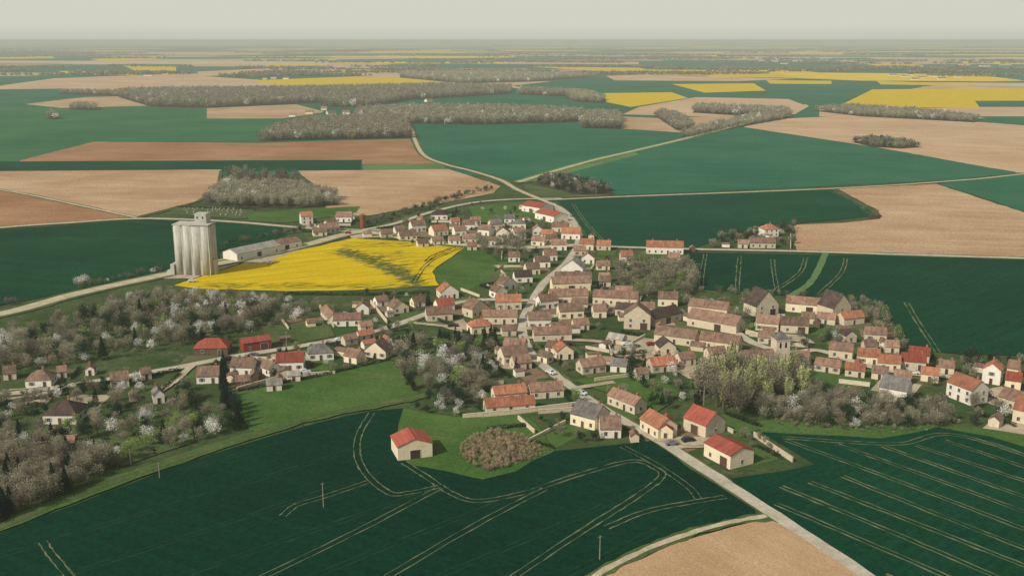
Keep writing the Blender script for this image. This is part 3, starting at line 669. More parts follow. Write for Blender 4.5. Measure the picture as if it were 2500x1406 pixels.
V=[];Fc=[];cyl(V,Fc,(0,0,0),(0,0,6.5),1.7,1.6,16);cyl(V,Fc,(0,0,6.5),(0,0,8.4),2.0,2.0,16);add("shaft",mk("shaft",V,Fc,[simple_mat("red_brick",(150,84,66),0.2,1)]),e)
V=[];Fc=[];cyl(V,Fc,(0,0,8.41),(0,0,9.4),2.2,.2,16);add("cap",mk("cap",V,Fc,[RO['p']]),e)
HOUSES.append((wx,wy,4,0,4,4))

# ------------------------------------------------------------------ trees
KC={'bare':(134,127,111),'dark_bare':(112,105,92),'blossom':(216,211,200),'spring':(120,134,80),'evergreen':(42,62,44),'conifer':(30,48,36),'poplar':(154,158,114),'shrub':(88,96,62)}
def dirs(n):
    v=rng.normal(size=(n,3)); return v/np.linalg.norm(v,axis=1,keepdims=True)
def crown(kind,n,q):
    if kind=='conifer':
        z=1-rng.random(n)**0.62; r=(1-z)*0.22+0.015; z=0.08+z*0.92
        lay=0.75+0.25*np.cos(z*60); a=rng.random(n)*2*np.pi; rr=r*lay*np.sqrt(rng.random(n)*0.6+0.4)
        P=np.stack([rr*np.cos(a),rr*np.sin(a),z],1); tint=0.7+0.6*rng.random(n)
    else:
        par={'bare':(0.57,0.34,0.37,18),'dark_bare':(0.57,0.34,0.37,18),'blossom':(0.54,0.40,0.36,14),'spring':(0.58,0.34,0.36,14),'evergreen':(0.54,0.31,0.42,12),'poplar':(0.56,0.14,0.40,16),'shrub':(0.5,0.5,0.42,8)}[kind]
        cz,rx,rz_,nl=par
        d=dirs(nl); C=d*np.array([rx*.72,rx*.72,rz_*.72])*(rng.random((nl,1))*0.75+0.4); C[:,2]+=cz
        lr=rng.uniform(0.28,0.62,nl)*rx*1.05
        lt=rng.uniform(0.84,1.16,nl)
        k=rng.integers(0,nl,n); u=dirs(n)*(rng.random((n,1))**0.6)*rng.choice([1,1,1.15,1.45],(n,1))
        P=C[k]+u*lr[k][:,None]*np.array([1,1,1.15 if kind!='poplar' else 2.4])
        P[:,2]=np.clip(P[:,2],0.06,1.04)
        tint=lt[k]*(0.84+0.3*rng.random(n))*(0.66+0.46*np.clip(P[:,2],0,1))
    s=q*rng.uniform(0.5,1.4,n)
    a=dirs(n)
    if kind in('bare','dark_bare','poplar','blossom'):
        rad=P-np.array([0,0,.25]); rad/=np.linalg.norm(rad,axis=1,keepdims=True)+1e-6
        a=a*0.8+rad; a/=np.linalg.norm(a,axis=1,keepdims=True); b=np.cross(a,dirs(n)); b/=np.linalg.norm(b,axis=1,keepdims=True)
        sa=s*(1.6 if kind!='blossom' else 1.0); sb=s*(0.5 if kind!='blossom' else .75)
    else:
        b=np.cross(a,dirs(n)); b/=np.linalg.norm(b,axis=1,keepdims=True); sa=s;sb=s*0.8
    A=a*sa[:,None]; B=b*sb[:,None]
    V=np.stack([P-A-B*0.6,P+A*0.1-B,P+A+B*0.5,P-A*0.2+B],1)
    V[:,:,2]=np.maximum(V[:,:,2],0.02)
    base=np.array(lin(KC[kind],0.66)[:3])
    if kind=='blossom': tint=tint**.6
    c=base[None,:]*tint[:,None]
    if kind=='blossom':
        m=rng.random(n)<0.26; c[m]=np.array(lin((136,128,110),0.7)[:3])*tint[m][:,None]
    if kind=='bare':
        m=rng.random(n)<0.16; c[m]=np.array(lin((118,122,82),0.7)[:3])*tint[m][:,None]
    return V,np.clip(c,0,0.9)
def trunk(kind):
    V=[];Fc=[]
    if kind=='conifer': cyl(V,Fc,(0,0,0),(0,0,.9),.02,.004,7); return mk("trunk",V,Fc,[BARK])
    top=.5 if kind!='poplar' else .85
    cyl(V,Fc,(0,0,0),(0.01,0,top*.6),.022,.016,7); cyl(V,Fc,(0.01,0,top*.6),(0,0.01,top+.2),.016,.005,6)
    for k in range(7):
        t=k*2.4+random.random(); z0=top*(.35+.09*k); r=.24 if kind!='poplar' else .1
        p1=(math.cos(t)*r*.5,math.sin(t)*r*.5,z0+.16); cyl(V,Fc,(0,0,z0),p1,.011,.007,5,False)
        cyl(V,Fc,p1,(math.cos(t+.3)*r,math.sin(t+.3)*r,z0+.33),.007,.002,4,False)
    return mk("trunk",V,Fc,[BARK])
TPL={}
for k in KC:
    TPL[k]=[]
    for v in range(5 if k in('bare','blossom','dark_bare') else 3):
        nq={'bare':2300,'dark_bare':2500,'blossom':2200,'poplar':2200}.get(k,1500)
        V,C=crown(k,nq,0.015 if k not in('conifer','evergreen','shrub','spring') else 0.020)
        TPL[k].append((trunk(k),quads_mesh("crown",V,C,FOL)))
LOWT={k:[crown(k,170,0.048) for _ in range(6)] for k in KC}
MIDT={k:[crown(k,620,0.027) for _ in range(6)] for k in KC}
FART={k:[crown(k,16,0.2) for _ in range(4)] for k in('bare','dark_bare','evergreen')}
def sample(poly_px,spacing,n=None):
    poly=[g(*p) for p in poly_px]; A=np.array(poly); mn=A.min(0);mx=A.max(0)
    if n is None:
        gx=np.arange(mn[0],mx[0],spacing);gy=np.arange(mn[1],mx[1],spacing)
        X,Yy=np.meshgrid(gx,gy);P=np.stack([X.ravel(),Yy.ravel()],1)+rng.uniform(-.45,.45,(X.size,2))*spacing
        return P[pip(P,poly)]
    out=[];tries=0
    while len(out)<n and tries<200:
        P=mn+rng.random((n*3,2))*(mx-mn);P=P[pip(P,poly)]
        for p in P:
            if len(out)>=n: break
            if all((p[0]-q[0])**2+(p[1]-q[1])**2>spacing**2 for q in out): out.append(p)
        tries+=1
        if tries>25: spacing*=0.85
    return np.array(out)
def clear(p,r=1.5):
    for (cx,cy,rad,rz,L,Wd) in HOUSES:
        dx=p[0]-cx;dy=p[1]-cy
        if dx*dx+dy*dy<(rad+r*2+2)**2:
            u=dx*math.cos(rz)+dy*math.sin(rz);v=-dx*math.sin(rz)+dy*math.cos(rz)
            if abs(u)<L/2+r and -Wd/2-r*2.4<v<Wd/2+r: return False
    for P,w in ROADS:
        if ((P-p)**2).sum(1).min()<(w/2+r*0.9)**2: return False
        q=p+np.array((0,r*2))
        if ((P-q)**2).sum(1).min()<(w/2+r*0.4)**2: return False
    return True
def merged(name,items,tpl,label,cat="wood"):
    if not items: return
    Vs=[];Cs=[]
    for (x,y,h,ws,k,t) in items:
        V,C=random.choice(tpl[k]); a=random.random()*6.283;c,s=math.cos(a),math.sin(a)
        W_=np.empty_like(V);W_[:,:,0]=(V[:,:,0]*c-V[:,:,1]*s)*h*ws+x;W_[:,:,1]=(V[:,:,0]*s+V[:,:,1]*c)*h*ws+y;W_[:,:,2]=V[:,:,2]*h
        Vs.append(W_);Cs.append(C*t)
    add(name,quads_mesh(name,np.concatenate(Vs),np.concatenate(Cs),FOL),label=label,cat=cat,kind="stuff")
NW=[0]
def wood(poly,sp,h=(11,14),mix=(('bare',.72),('dark_bare',.2),('spring',.03),('blossom',.05)),tpl=LOWT,ws=1.0,label="leafless brown wood at the edge of fields"):
    field("wood_floor",poly,floor,"brown leaf litter floor under the trees",cat="ground")
    P=sample(poly,sp*1.05);it=[];NW[0]+=len(P)
    ks=[m[0] for m in mix];wt=[m[1] for m in mix]
    for p in P: it.append((p[0],p[1],random.uniform(*h),ws*random.uniform(.95,1.3),random.choices(ks,wt)[0],random.uniform(.86,1.12)))
    merged("wood",it,tpl,label)
wood([(630,346),(820,342),(1000,338),(992,302),(900,296),(760,300),(680,318)],6.4)
wood([(290,238),(370,262),(500,264),(780,252),(800,262),(900,262),(1000,245),(1245,230),(1250,217),(1050,214),(700,222),(400,225),(290,228)],10.5,(13,16))
wood([(860,288),(1000,302),(1150,306),(1425,298),(1425,278),(1200,268),(1000,268),(880,274)],8.5)
wood([(1420,314),(1515,316),(1515,288),(1430,286)],6.5,(12,15))
wood([(1600,285),(1650,318),(1672,324),(1692,316),(1680,298),(1625,277)],6.5,(10,12))
wood([(1660,335),(1690,337),(1800,312),(1925,290),(1925,280),(1850,284),(1780,300),(1700,318)],7,(7,11))
wood([(1690,276),(1800,283),(1930,290),(1925,275),(1700,266)],7)
wood([(1990,272),(2100,285),(2380,300),(2390,293),(2250,277),(2080,265)],7,(9,12))
wood([(1265,232),(1380,236),(1390,228),(1270,220)],9);wood([(1380,240),(1410,250),(1470,252),(1478,244),(1440,232),(1390,226)],8)
wood([(975,190),(1130,205),(1300,200),(1460,188),(1200,180),(980,182)],15,(13,16))
wood([(140,230),(300,236),(300,228),(150,226)],10,(9,12));wood([(165,268),(235,270),(235,262),(190,260)],7,(9,12));wood([(115,292),(140,292),(138,286),(120,286)],5,(10,13))
wood([(2080,348),(2130,360),(2200,364),(2250,361),(2200,348),(2130,340)],5.5,(6,9),mix=(('dark_bare',.6),('evergreen',.3),('spring',.1)),label="small dark grove inside ploughed field")
wood([(498,500),(600,508),(740,508),(828,502),(818,482),(720,462),(640,452),(560,455),(520,475)],4.8,(8,11),mix=(('bare',.8),('dark_bare',.17),('blossom',.03)),tpl=MIDT)
wood([(560,458),(730,462),(735,455),(560,448)],8,(15,18),mix=(('dark_bare',.5),('bare',.5)),tpl=MIDT,ws=.6)
wood([(1308,448),(1340,458),(1400,476),(1500,476),(1480,460),(1400,440),(1330,432)],4.6,(5,8),mix=(('evergreen',.4),('dark_bare',.45),('blossom',.05),('conifer',.1)),tpl=MIDT,label="mixed dark grove of conifers and bushes")
wood([(2115,530),(2130,538),(2155,530),(2140,518)],4,(3,4),mix=(('shrub',.7),('dark_bare',.3)),tpl=MIDT)
it=[]
for i in range(150):
    D=3250*math.exp(random.random()*2.4); x=random.uniform(-.56,.56)*D
    L=random.uniform(150,800)*(D/4200)**.6; Wd=random.uniform(40,150)*(D/4200)**.6; a=random.gauss(0,.18)
    sp=13*(D/2800)**.85; n=int(L*Wd/sp/sp)
    for k in range(n):
        u=random.uniform(-.5,.5);v=random.uniform(-.5,.5)
        if u*u+v*v>.25*(1+.3*math.sin(u*9+i)): continue
        u*=L;v*=Wd
        it.append((x+u*math.cos(a)-v*math.sin(a),D+u*math.sin(a)+v*math.cos(a),random.uniform(9,13),max(1,sp/9)*1.0,random.choice(('bare','bare','dark_bare')),random.uniform(.6,.85)))
merged("distant_wood",it,FART,"distant dark woods scattered across the plain")

CAND=[]
def scat(poly,n,mix,h,sp=3.5,r=2.0):
    ks=list(mix.keys());wt=list(mix.values())
    for p in sample(poly,sp,n):
        k=random.choices(ks,wt)[0]
        if not clear(p,r): continue
        hh=random.uniform(*h)*(1.15 if k=='conifer' else 1)*(.8 if k=='blossom' else 1)*(.5 if k=='shrub' else 1)
        CAND.append((p[0],p[1],hh,k))
MX={'bare':.56,'blossom':.16,'dark_bare':.1,'spring':.05,'evergreen':.09,'conifer':.04}
scat([(-40,830),(100,810),(200,780),(300,745),(420,738),(540,742),(640,748),(700,790),(560,830),(420,850),(250,880),(-40,925)],200,MX,(5.5,9.5),3.8)
scat([(300,735),(520,725),(700,738),(785,765),(780,785),(720,795),(600,765)],46,{'bare':.45,'blossom':.5,'dark_bare':.05},(5,8),3.4)
scat([(400,930),(-40,985),(-40,1050),(100,1070),(380,1030),(480,1020),(470,960)],56,{'bare':.5,'blossom':.14,'conifer':.1,'evergreen':.16,'spring':.1},(4.5,7.5),3.6)
scat([(-40,1050),(100,1075),(430,1040),(560,1000),(590,1050),(470,1080),(250,1150),(-40,1110)],46,{'bare':.46,'blossom':.2,'conifer':.1,'evergreen':.14,'spring':.1},(4.5,7.5),4)
scat([(-40,1120),(130,1105),(290,1125),(240,1170),(150,1215),(-40,1290)],100,{'bare':.55,'dark_bare':.25,'conifer':.14,'evergreen':.06},(5,9),2.7)
scat([(950,850),(1060,840),(1200,850),(1225,900),(1180,970),(1080,1000),(1005,965),(975,910)],66,{'bare':.46,'blossom':.18,'evergreen':.13,'spring':.08,'dark_bare':.11,'conifer':.04},(5,9),3.2)
scat([(1060,838),(1200,826),(1210,848),(1075,862)],18,{'conifer':.7,'evergreen':.3},(5,8),2.6)
scat([(1700,960),(1740,900),(1800,905),(1840,960),(1830,1030),(1760,1010)],26,{'poplar':.65,'bare':.25,'dark_bare':.1},(10,16),3.2)
scat([(1840,930),(1960,925),(1980,970),(1860,1000)],14,{'poplar':.65,'bare':.35},(10,15),3.2)
scat([(1850,1000),(2000,965),(2150,990),(2320,1005),(2330,1045),(2200,1050),(2050,1050),(1850,1025)],90,{'bare':.68,'blossom':.14,'dark_bare':.1,'evergreen':.08},(4,7.5),3)
scat([(2250,905),(2390,880),(2520,890),(2540,1050),(2380,1045),(2300,1000)],56,{'bare':.48,'blossom':.18,'evergreen':.24,'conifer':.1},(4,7),3.6)
scat([(1300,880),(1420,860),(1700,880),(1720,980),(1620,1010),(1450,950)],62,{'bare':.44,'blossom':.2,'evergreen':.26,'conifer':.1},(3,6),3.4)
scat([(1500,655),(1600,645),(1690,665),(1700,715),(1620,735),(1520,735)],54,{'bare':.86,'spring':.1,'dark_bare':.04},(6,9.5),3.4)
scat([(1200,620),(1410,620),(1500,700),(1700,740),(1500,800),(1290,900),(1140,830),(1200,700)],130,{'bare':.48,'blossom':.1,'evergreen':.28,'shrub':.14},(3,6),3.2)
scat([(930,530),(1150,500),(1400,540),(1420,600),(1300,615),(1000,600)],84,{'bare':.44,'blossom':.08,'evergreen':.36,'conifer':.06,'dark_bare':.06},(3.5,6),4)
scat([(1160,600),(1280,590),(1290,625),(1200,635)],18,{'bare':.9,'blossom':.1},(7,10),4)
scat([(1725,608),(1760,585),(1860,562),(1940,560),(1940,605),(1860,610)],40,{'bare':.5,'blossom':.15,'evergreen':.35},(4,8),3.6)
scat([(1640,740),(1850,730),(1900,790),(2200,840),(2240,880),(2000,900),(1800,830)],84,{'bare':.54,'blossom':.13,'evergreen':.25,'spring':.08},(3,6.5),3.4)
scat([(2070,735),(2160,750),(2210,840),(2160,830),(2080,770)],30,{'bare':.85,'spring':.15},(3.5,6),3.2)
scat([(760,850),(1000,790),(1050,840),(960,870),(800,925)],48,{'bare':.46,'blossom':.2,'evergreen':.2,'spring':.14},(3,6),3.4)
scat([(880,720),(1100,710),(1200,760),(1000,790),(800,810),(780,760)],44,{'bare':.38,'blossom':.18,'evergreen':.3,'shrub':.14},(3,5),3.4)
scat([(430,900),(760,860),(760,930),(560,965)],34,{'evergreen':.35,'blossom':.2,'bare':.25,'conifer':.2},(3,6),3.4)
scat([(1000,1000),(1130,960),(1210,960),(1200,1010),(1060,1020)],18,{'bare':.5,'blossom':.3,'evergreen':.2},(3,6),3.2)
scat([(1290,1020),(1480,1030),(1480,1080),(1350,1080)],18,{'bare':.5,'shrub':.3,'evergreen':.2},(2.5,5),2.6)
scat([(1790,1060),(1840,1060),(1930,1120),(1880,1130)],10,{'bare':.6,'shrub':.4},(2,4),2.4)
scat([(0,975),(400,915),(420,935),(0,1010)],26,{'bare':.4,'shrub':.3,'evergreen':.3},(2.5,5),3)
def lin_tr(pts,sp,mix,h,jit=1.5):
    P=smooth([g(*p) for p in pts],8);ks=list(mix);wt=list(mix.values());acc=0
    for i in range(len(P)-1):
        d=P[i+1]-P[i];L=np.linalg.norm(d);acc+=L
        while acc>sp:
            acc-=sp;q=P[i]+d*random.random()+rng.normal(0,jit,2);k=random.choices(ks,wt)[0]
            CAND.append((q[0],q[1],random.uniform(*h),k))
lin_tr([(530,605),(600,590),(700,572),(800,550)],2.8,{'dark_bare':.5,'shrub':.3,'evergreen':.2},(3,5))
lin_tr([(900,555),(960,530),(1050,505),(1130,480),(1205,462)],2.8,{'dark_bare':.5,'shrub':.3,'evergreen':.2},(3,6))
lin_tr([(185,708),(260,690),(400,660)],2.6,{'dark_bare':.5,'shrub':.4,'blossom':.1},(2.5,4))
lin_tr([(-40,752),(50,742)],3,{'dark_bare':.7,'shrub':.3},(3,5))
lin_tr([(185,702),(225,690)],3,{'blossom':1},(4,5.5))
lin_tr([(545,890),(548,960),(590,1045)],2.4,{'conifer':.8,'evergreen':.2},(5,8),.6)
lin_tr([(1690,712),(1870,722),(2060,738)],3.6,{'bare':.5,'shrub':.5},(2.5,4.5))
lin_tr([(470,960),(478,1050)],2.4,{'shrub':.3,'evergreen':.7},(3,4.5),.5)
lin_tr([(0,1020),(200,1000),(380,1000)],3,{'evergreen':.6,'shrub':.4},(2.5,4),.6)
lin_tr([(-20,1100),(100,1108),(200,1112)],3,{'evergreen':.5,'shrub':.3,'conifer':.2},(2.5,5),.6)
for (px,py,h,k) in [(48,1075,7,'conifer'),(130,1100,9,'conifer'),(150,1090,8,'evergreen'),(548,1000,9,'conifer'),(580,1050,8,'conifer'),(1045,740,6,'conifer'),(1122,990,8,'evergreen'),(1405,985,6.5,'spring'),(1540,915,8,'evergreen'),(2370,880,7,'evergreen'),(2365,895,9,'evergreen'),(1010,870,10,'conifer'),(1030,900,8,'blossom'),(1100,920,9,'blossom'),(1165,900,8,'blossom'),(460,980,8,'evergreen'),(1910,565,8,'evergreen'),(1780,960,17,'poplar'),(1800,1000,18,'poplar'),(1840,985,16,'poplar'),(1765,1000,15,'poplar'),(1130,935,7,'spring'),(360,1040,7,'blossom'),(520,1060,6,'blossom'),(240,1050,7,'bare'),(1640,915,6,'blossom'),(1260,910,6,'conifer'),(1170,600,9,'bare'),(1740,605,7,'bare')]:
    x,y=g(px,py);CAND.append((x,y,h,k))
CAND.sort(key=lambda c:-(c[2]/math.hypot(c[0],c[1])))
TN={'bare':("bare_tree","leafless grey brown tree with fine twigs"),'dark_bare':("bare_tree","dark leafless tree with dense twigs"),'blossom':("blossom_tree","tree covered in white spring blossom"),
'spring':("leafy_tree","tree with fresh yellow green spring leaves"),'evergreen':("evergreen_tree","dark green rounded evergreen tree"),'conifer':("conifer_tree","dark green pointed conifer tree"),'poplar':("poplar_tree","tall pale green budding poplar tree"),'shrub':("shrub","low olive green garden shrub")}
for (x,y,h,k) in CAND[:300]:
    nm,lb=TN[k];e=add(nm,None,loc=(x,y,0.05),rz=random.random()*6.28,label=lb,cat="tree" if k!='shrub' else "shrub",group="trees around the village")
    s=h*random.uniform(.95,1.25);e.scale=(s,s,h)
    t,c=random.choice(TPL[k]);add("trunk",t,e);add("crown",c,e)
merged("tree_mass",[(x,y,h,random.uniform(.95,1.25),k,random.uniform(.85,1.15)) for x,y,h,k in CAND[300:]],MIDT,"mixed garden trees and bushes between the houses","trees")
P=sample([(1115,1105),(1135,1078),(1170,1060),(1215,1055),(1270,1068),(1315,1085),(1335,1108),(1270,1135),(1190,1155),(1140,1135)],1.2)
SCB={'a':[(V,np.clip(C*np.array([1.15,1.0,.92])*1.05,0,1)) for V,C in MIDT['bare']]}
pc=P.mean(0)
merged("scrub",[(p[0],p[1],max(.6,(3.0-.13*np.linalg.norm((p-pc)*np.array([1,.45]))))*random.uniform(.6,1.15),1.1,'a',random.uniform(.8,1.2)) for p in P if rng.random()<.85],SCB,"tangle of dry brown scrub on grass","scrub")
P=sample([(1860,1010),(2000,1000),(2350,1030),(2320,1050),(2150,1060),(1900,1040)],2.2)
merged("undergrowth",[(p[0],p[1],random.uniform(.8,2.2),1.3,random.choice(('bare','shrub','bare')),random.uniform(.8,1.2)) for p in P],LOWT,"dry brown undergrowth below the trees","undergrowth")
P=sample([(-60,840),(100,815),(200,785),(300,750),(640,755),(760,770),(700,795),(560,835),(250,880),(-60,930)],3.2)
merged("undergrowth",[(p[0],p[1],random.uniform(.8,2.4),1.3,random.choice(('bare','shrub','dark_bare')),random.uniform(.7,1.0)) for p in P if clear(p,1) and rng.random()<.7],LOWT,"dark undergrowth below the woodland trees","undergrowth")
P=sample([(-60,985),(400,930),(560,960),(580,1050),(470,1085),(150,1200),(-60,1280)],3.0)
merged("undergrowth",[(p[0],p[1],random.uniform(.5,1.6),1.3,random.choice(('bare','shrub','shrub','evergreen')),random.uniform(.7,1.1)) for p in P if clear(p,1) and math.sin(p[0]*.11+1)+math.sin(p[1]*.09)+rng.normal(0,.5)>1.0],MIDT,"low bushes scattered across the gardens","undergrowth")
print("CAND",len(CAND),"HOUSES",len(HOUSES),"woodtrees",NW[0],"far",len(it))

# ------------------------------------------------------------------ gardens, hedges, walls
gm_=[simple_mat("garden_lawn",(72,102,50),0.2,0.3,world=True,c2=(88,108,62)),simple_mat("garden_rough",(92,98,64),0.2,0.3,world=True,c2=(110,106,78)),simple_mat("garden_soil",(140,120,94),0.2,0.3,world=True,c2=(114,98,76)),simple_mat("garden_deep",(54,80,44),0.2,0.3,world=True,c2=(70,92,54)),grav]
HC=[]
for s in range(3):
    n=420;P=np.stack([rng.uniform(-.5,.5,n),rng.uniform(-.5,.5,n),rng.uniform(.05,1,n)],1)
    a=dirs(n)*np.array([.028,.24,.13]);b=dirs(n)*np.array([.028,.24,.13])
    V=np.stack([P-a,P-b,P+a,P+b],1);C=np.array(lin((46,62,38),.66)[:3])[None]*rng.uniform(.6,1.3,(n,1))
    HC.append(quads_mesh("hedge",V,C,FOL))
def hedge(a,b,h=1.6,w=1.0):
    d=b-a;L=np.linalg.norm(d);c=(a+b)/2
    add("hedge",random.choice(HC),loc=(c[0],c[1],0.05),rz=math.atan2(d[1],d[0]),scale=(L,w,h),label="clipped dark green hedge bordering a garden",cat="hedge",group="garden hedges")
def wallseg(a,b,h=1.5):
    d=b-a;L=np.linalg.norm(d);c=(a+b)/2;V=[];Fc=[]
    box(V,Fc,-L/2,L/2,-.18,.18,0,h);box(V,Fc,-L/2-.04,L/2+.04,-.25,.25,h,h+.12)
    add("stone_wall",mk("stone_wall",V,Fc,[WA['t']]),loc=(c[0],c[1],0),rz=math.atan2(d[1],d[0]),label="pale rubble stone wall enclosing a garden",cat="wall",group="garden walls")
zg=0.006
for (cx,cy,rad,rz,L,Wd) in list(HOUSES):
    if cy>860 or L<6.2: continue
    for side in (0,1):
        if random.random()<0.2: continue
        w=random.uniform(9,18);d=random.uniform(8,20)
        off=(Wd/2+d/2)*(1 if side else -1)
        u=random.uniform(-4,4)
        c=np.array([cx+u*math.cos(rz)-off*math.sin(rz),cy+u*math.sin(rz)+off*math.cos(rz)])
        ex=np.array([math.cos(rz),math.sin(rz)])*w/2;ey=np.array([-math.sin(rz),math.cos(rz)])*d/2
        q=[c-ex-ey,c+ex-ey,c+ex+ey,c-ex+ey]
        if any(pip(np.array(q),f).any() for f in FP): continue
        zg+=0.0006
        add("garden",mk("garden",[(p[0],p[1],zg) for p in q],[(0,1,2,3)],[random.choices(gm_,(.4,.2,.13,.2,.12))[0]]),label="small garden plot beside a village house",cat="garden",kind="structure")
        for (a,b) in ((q[0],q[3]),(q[1],q[2]),(q[3],q[2])if side else (q[0],q[1])):
            if random.random()<0.5 and all(clear(a+(b-a)*t,.3) for t in(0,.25,.5,.75,1)):
                if random.random()<.55: hedge(a,b,random.uniform(1.2,1.9))
                else: wallseg(a,b,random.uniform(1.0,1.5))
def gw(pts,f=wallseg,**k):
    P=[np.array(g(*p)) for p in pts]
    for a,b in zip(P[:-1],P[1:]): f(a,b,**k)
gw([(1265,1025),(1305,1060)]);gw([(1130,1022),(1260,1010),(1420,990)]);gw([(1840,1065),(1935,1128)]);gw([(430,507),(625,513)],hedge,h=1.4,w=1.4);gw([(1930,570),(1930,608)]);gw([(780,750),(815,800)]);gw([(905,740),(945,790)]);gw([(1480,835),(1495,875)]);gw([(1820,815),(1890,835)],h=2)
gw([(690,720),(900,722),(1050,716)],hedge,h=1.5);gw([(1475,835),(1500,880)],hedge);gw([(1690,930),(1700,1000)],hedge,h=2.5);gw([(470,985),(480,1045)],hedge);gw([(1040,775),(1120,800)],hedge);gw([(985,745),(1050,745)],hedge)
gw([(578,958),(760,925),(955,880)],hedge,h=1.4);gw([(985,915),(1012,955)],hedge,h=2)
gw([(190,950),(330,925),(440,905)],hedge,h=1.4);gw([(0,990),(170,962)],hedge,h=1.4);gw([(385,965),(440,915)],hedge,h=1.3)
gv=simple_mat("grave_stone",(158,152,140),0.2,1,objrand=.25)
V=[];Fc=[];box(V,Fc,-.45,.45,0,1.9,0,.3);box(V,Fc,-.45,.45,1.9,2.08,0,.9);box(V,Fc,-.3,.3,1.92,2.06,.9,1.1);gm0=mk("gravestone",V,Fc,[gv])
for r in range(4):
    for c in range(13):
        if random.random()<.3: continue
        x,y=g(450+c*11+r*4+random.uniform(-3,3),512+r*5+random.uniform(-1,1))
        add("gravestone",gm0,loc=(x,y,0.3),rz=.1+random.gauss(0,.05),label="pale stone grave with upright headstone in cemetery",cat="gravestone",group="graves in the cemetery")
pm=simple_mat("pole_concrete",(160,152,134),0.2,1)
def pole(px,py,h):
    x,y=g(px,py);e=add("utility_pole",None,loc=(x,y,0.1),rz=.4,label="slim pale utility pole standing in wheat",cat="utility pole",group="utility poles in the fields")
    V=[];Fc=[];cyl(V,Fc,(0,0,0),(0,0,h),.14,.09,8);add("post",mk("post",V,Fc,[pm]),e)
    V=[];Fc=[];box(V,Fc,-.6,.6,-.05,.05,h-.5,h-.4);add("crossarm",mk("crossarm",V,Fc,[pm]),e)
    V=[];Fc=[]
    for u in(-.5,0,.5): cyl(V,Fc,(u,0,h-.4),(u,0,h-.2),.05,.04,6)
    add("insulator",mk("insulator",V,Fc,[GLASS]),e)
for p in [(790,1240,7.2),(1464,1368,6.5),(390,1168,5),(1718,990,7),(2095,905,7),(1455,478,8),(700,850,7),(1220,760,7),(320,1135,5)]: pole(*p)
tyre=simple_mat("tyre_rubber",(34,34,34),.2,3)
cp=[simple_mat("car_paint_"+n,c,.05,1,spec=.5,rough=.3) for n,c in (("white",(220,220,215)),("grey",(120,122,125)),("blue",(50,70,110)),("red",(140,40,34)),("dark",(40,42,46)))]
def carbody(m):
    pr=[(-2.1,.35),(2.1,.35),(2.1,.8),(1.9,.95),(1.0,1.02),(.45,1.42),(-1.2,1.46),(-1.9,1.0),(-2.1,.9)]
    V=[(x,-.85 if z<1.1 else -.68,z) for x,z in pr]+[(x,.85 if z<1.1 else .68,z) for x,z in pr];n=len(pr)
    return mk("body",V,[tuple(range(n))]+[tuple(range(2*n-1,n-1,-1))]+[(i+n,(i+1)%n+n,(i+1)%n,i) for i in range(n)],[m])
cb=[carbody(m) for m in cp]
V=[];Fc=[];box(V,Fc,-1.1,.4,-.80,.80,1.05,1.36);V+=[(1.02,-.6,1.05),(1.02,.6,1.05),(.50,.55,1.41),(.50,-.55,1.41)];Fc.append((8,9,10,11));cg=mk("windows",V,Fc,[GLASS])
V=[];Fc=[];cyl(V,Fc,(0,-.1,0),(0,.1,0),.33,.33,14);cw=mk("wheel",V,Fc,[tyre])
CN=["white","grey","blue","red","dark"]
for (px,py,rz,ci) in [(1345,915,-.9,0),(1290,775,1.2,1),(1310,735,1.2,0),(560,880,.3,4),(830,835,.3,0),(620,872,.3,1),(1530,845,.2,0),(1550,850,.6,1),(1680,1080,.3,4),(1640,1088,.2,1),(470,690,.3,0),(660,645,.5,0),(1385,560,1.4,0),(1395,530,1.3,1),(850,572,.1,3),(1105,800,.1,4),(2230,915,-.2,0),(2350,935,-.5,1),(745,912,.2,0),(1420,965,-.8,0),(1590,845,.2,3)]:
    x,y=g(px,py);e=add("parked_car",None,loc=(x,y,0.45),rz=rz,label=f"{CN[ci]} hatchback car parked by the roadside",cat="car",group="cars parked in the village")
    add("body",cb[ci],e);add("windows",cg,e)
    for u in(-1.3,1.3):
        for v in(-.78,.78): add("wheel",cw,e,loc=(u,v,.33))

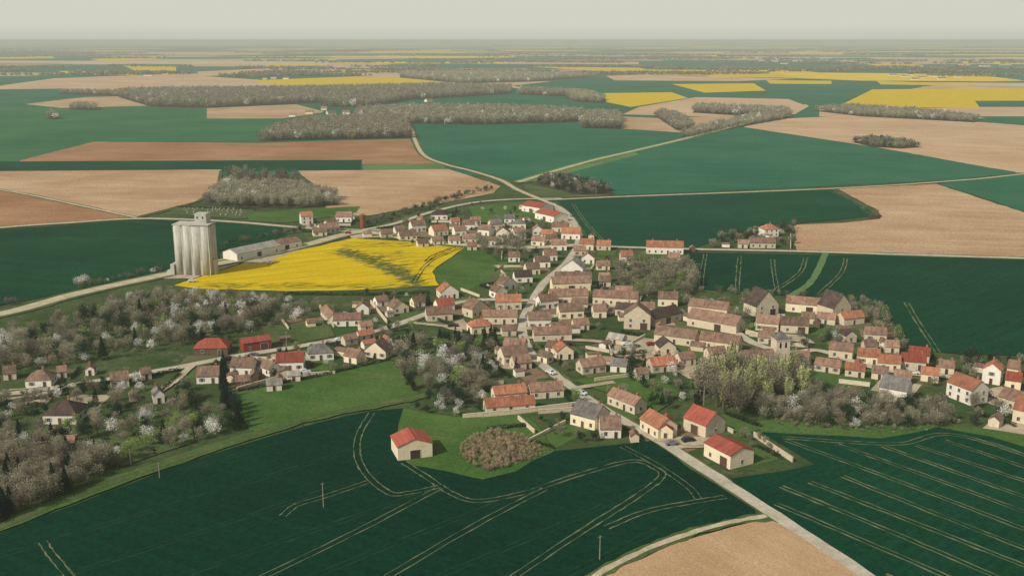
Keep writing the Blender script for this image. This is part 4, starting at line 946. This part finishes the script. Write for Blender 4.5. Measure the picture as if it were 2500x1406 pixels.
# ------------------------------------------------------------------ light, world, camera
S=Vector((-0.76,-0.65,0)).normalized();el=math.radians(39)
S=Vector((S.x*math.cos(el),S.y*math.cos(el),math.sin(el)))
sd=bpy.data.lights.new("sun",'SUN');sd.energy=3.5;sd.angle=math.radians(.8);sd.color=(1,.95,.86)
so=bpy.data.objects.new("sun",sd);COL.objects.link(so);so.rotation_euler=S.to_track_quat('Z','Y').to_euler();so.location=(-200,-100,300)
w=bpy.data.worlds.new("World");scene.world=w;w.use_nodes=True
n=w.node_tree.nodes;l=w.node_tree.links;n.clear()
sk=n.new("ShaderNodeTexSky");sk.sky_type='NISHITA';sk.sun_disc=False;sk.sun_elevation=el;sk.sun_rotation=math.atan2(S.x,S.y);sk.dust_density=5;sk.air_density=1.2
sc=n.new("ShaderNodeVectorMath");sc.operation='SCALE';sc.inputs["Scale"].default_value=.07;l.new(sk.outputs[0],sc.inputs[0])
tc=n.new("ShaderNodeTexCoord");sp=n.new("ShaderNodeSeparateXYZ");l.new(tc.outputs["Generated"],sp.inputs[0])
mr=n.new("ShaderNodeMapRange");mr.inputs[1].default_value=0.06;mr.inputs[2].default_value=.35;mr.inputs[3].default_value=1;mr.inputs[4].default_value=.25;l.new(sp.outputs[2],mr.inputs[0])
hz=n.new("ShaderNodeMapRange");hz.inputs[1].default_value=-.001;hz.inputs[2].default_value=.012;l.new(sp.outputs[2],hz.inputs[0])
hc=n.new("ShaderNodeMix");hc.data_type='RGBA';hc.inputs[6].default_value=lin((190,193,180),1);hc.inputs[7].default_value=lin((209,209,195),1);l.new(hz.outputs[0],hc.inputs[0])
mx=n.new("ShaderNodeMix");mx.data_type='RGBA';l.new(mr.outputs[0],mx.inputs[0]);l.new(sc.outputs[0],mx.inputs[6]);l.new(hc.outputs[2],mx.inputs[7])
bg=n.new("ShaderNodeBackground");bg.inputs[1].default_value=1.0;l.new(mx.outputs[2],bg.inputs[0])
wo=n.new("ShaderNodeOutputWorld");l.new(bg.outputs[0],wo.inputs[0])
cd=bpy.data.cameras.new("camera");cd.sensor_width=36;cd.sensor_fit='HORIZONTAL';cd.lens=F/2500*36;cd.clip_start=1;cd.clip_end=250000
co=bpy.data.objects.new("camera",cd);COL.objects.link(co);co.location=(0,0,H);co.rotation_euler=(math.pi/2-T,0,0)
scene.camera=co
scene.view_settings.view_transform='Standard'
scene.view_settings.look='None';scene.view_settings.exposure=0
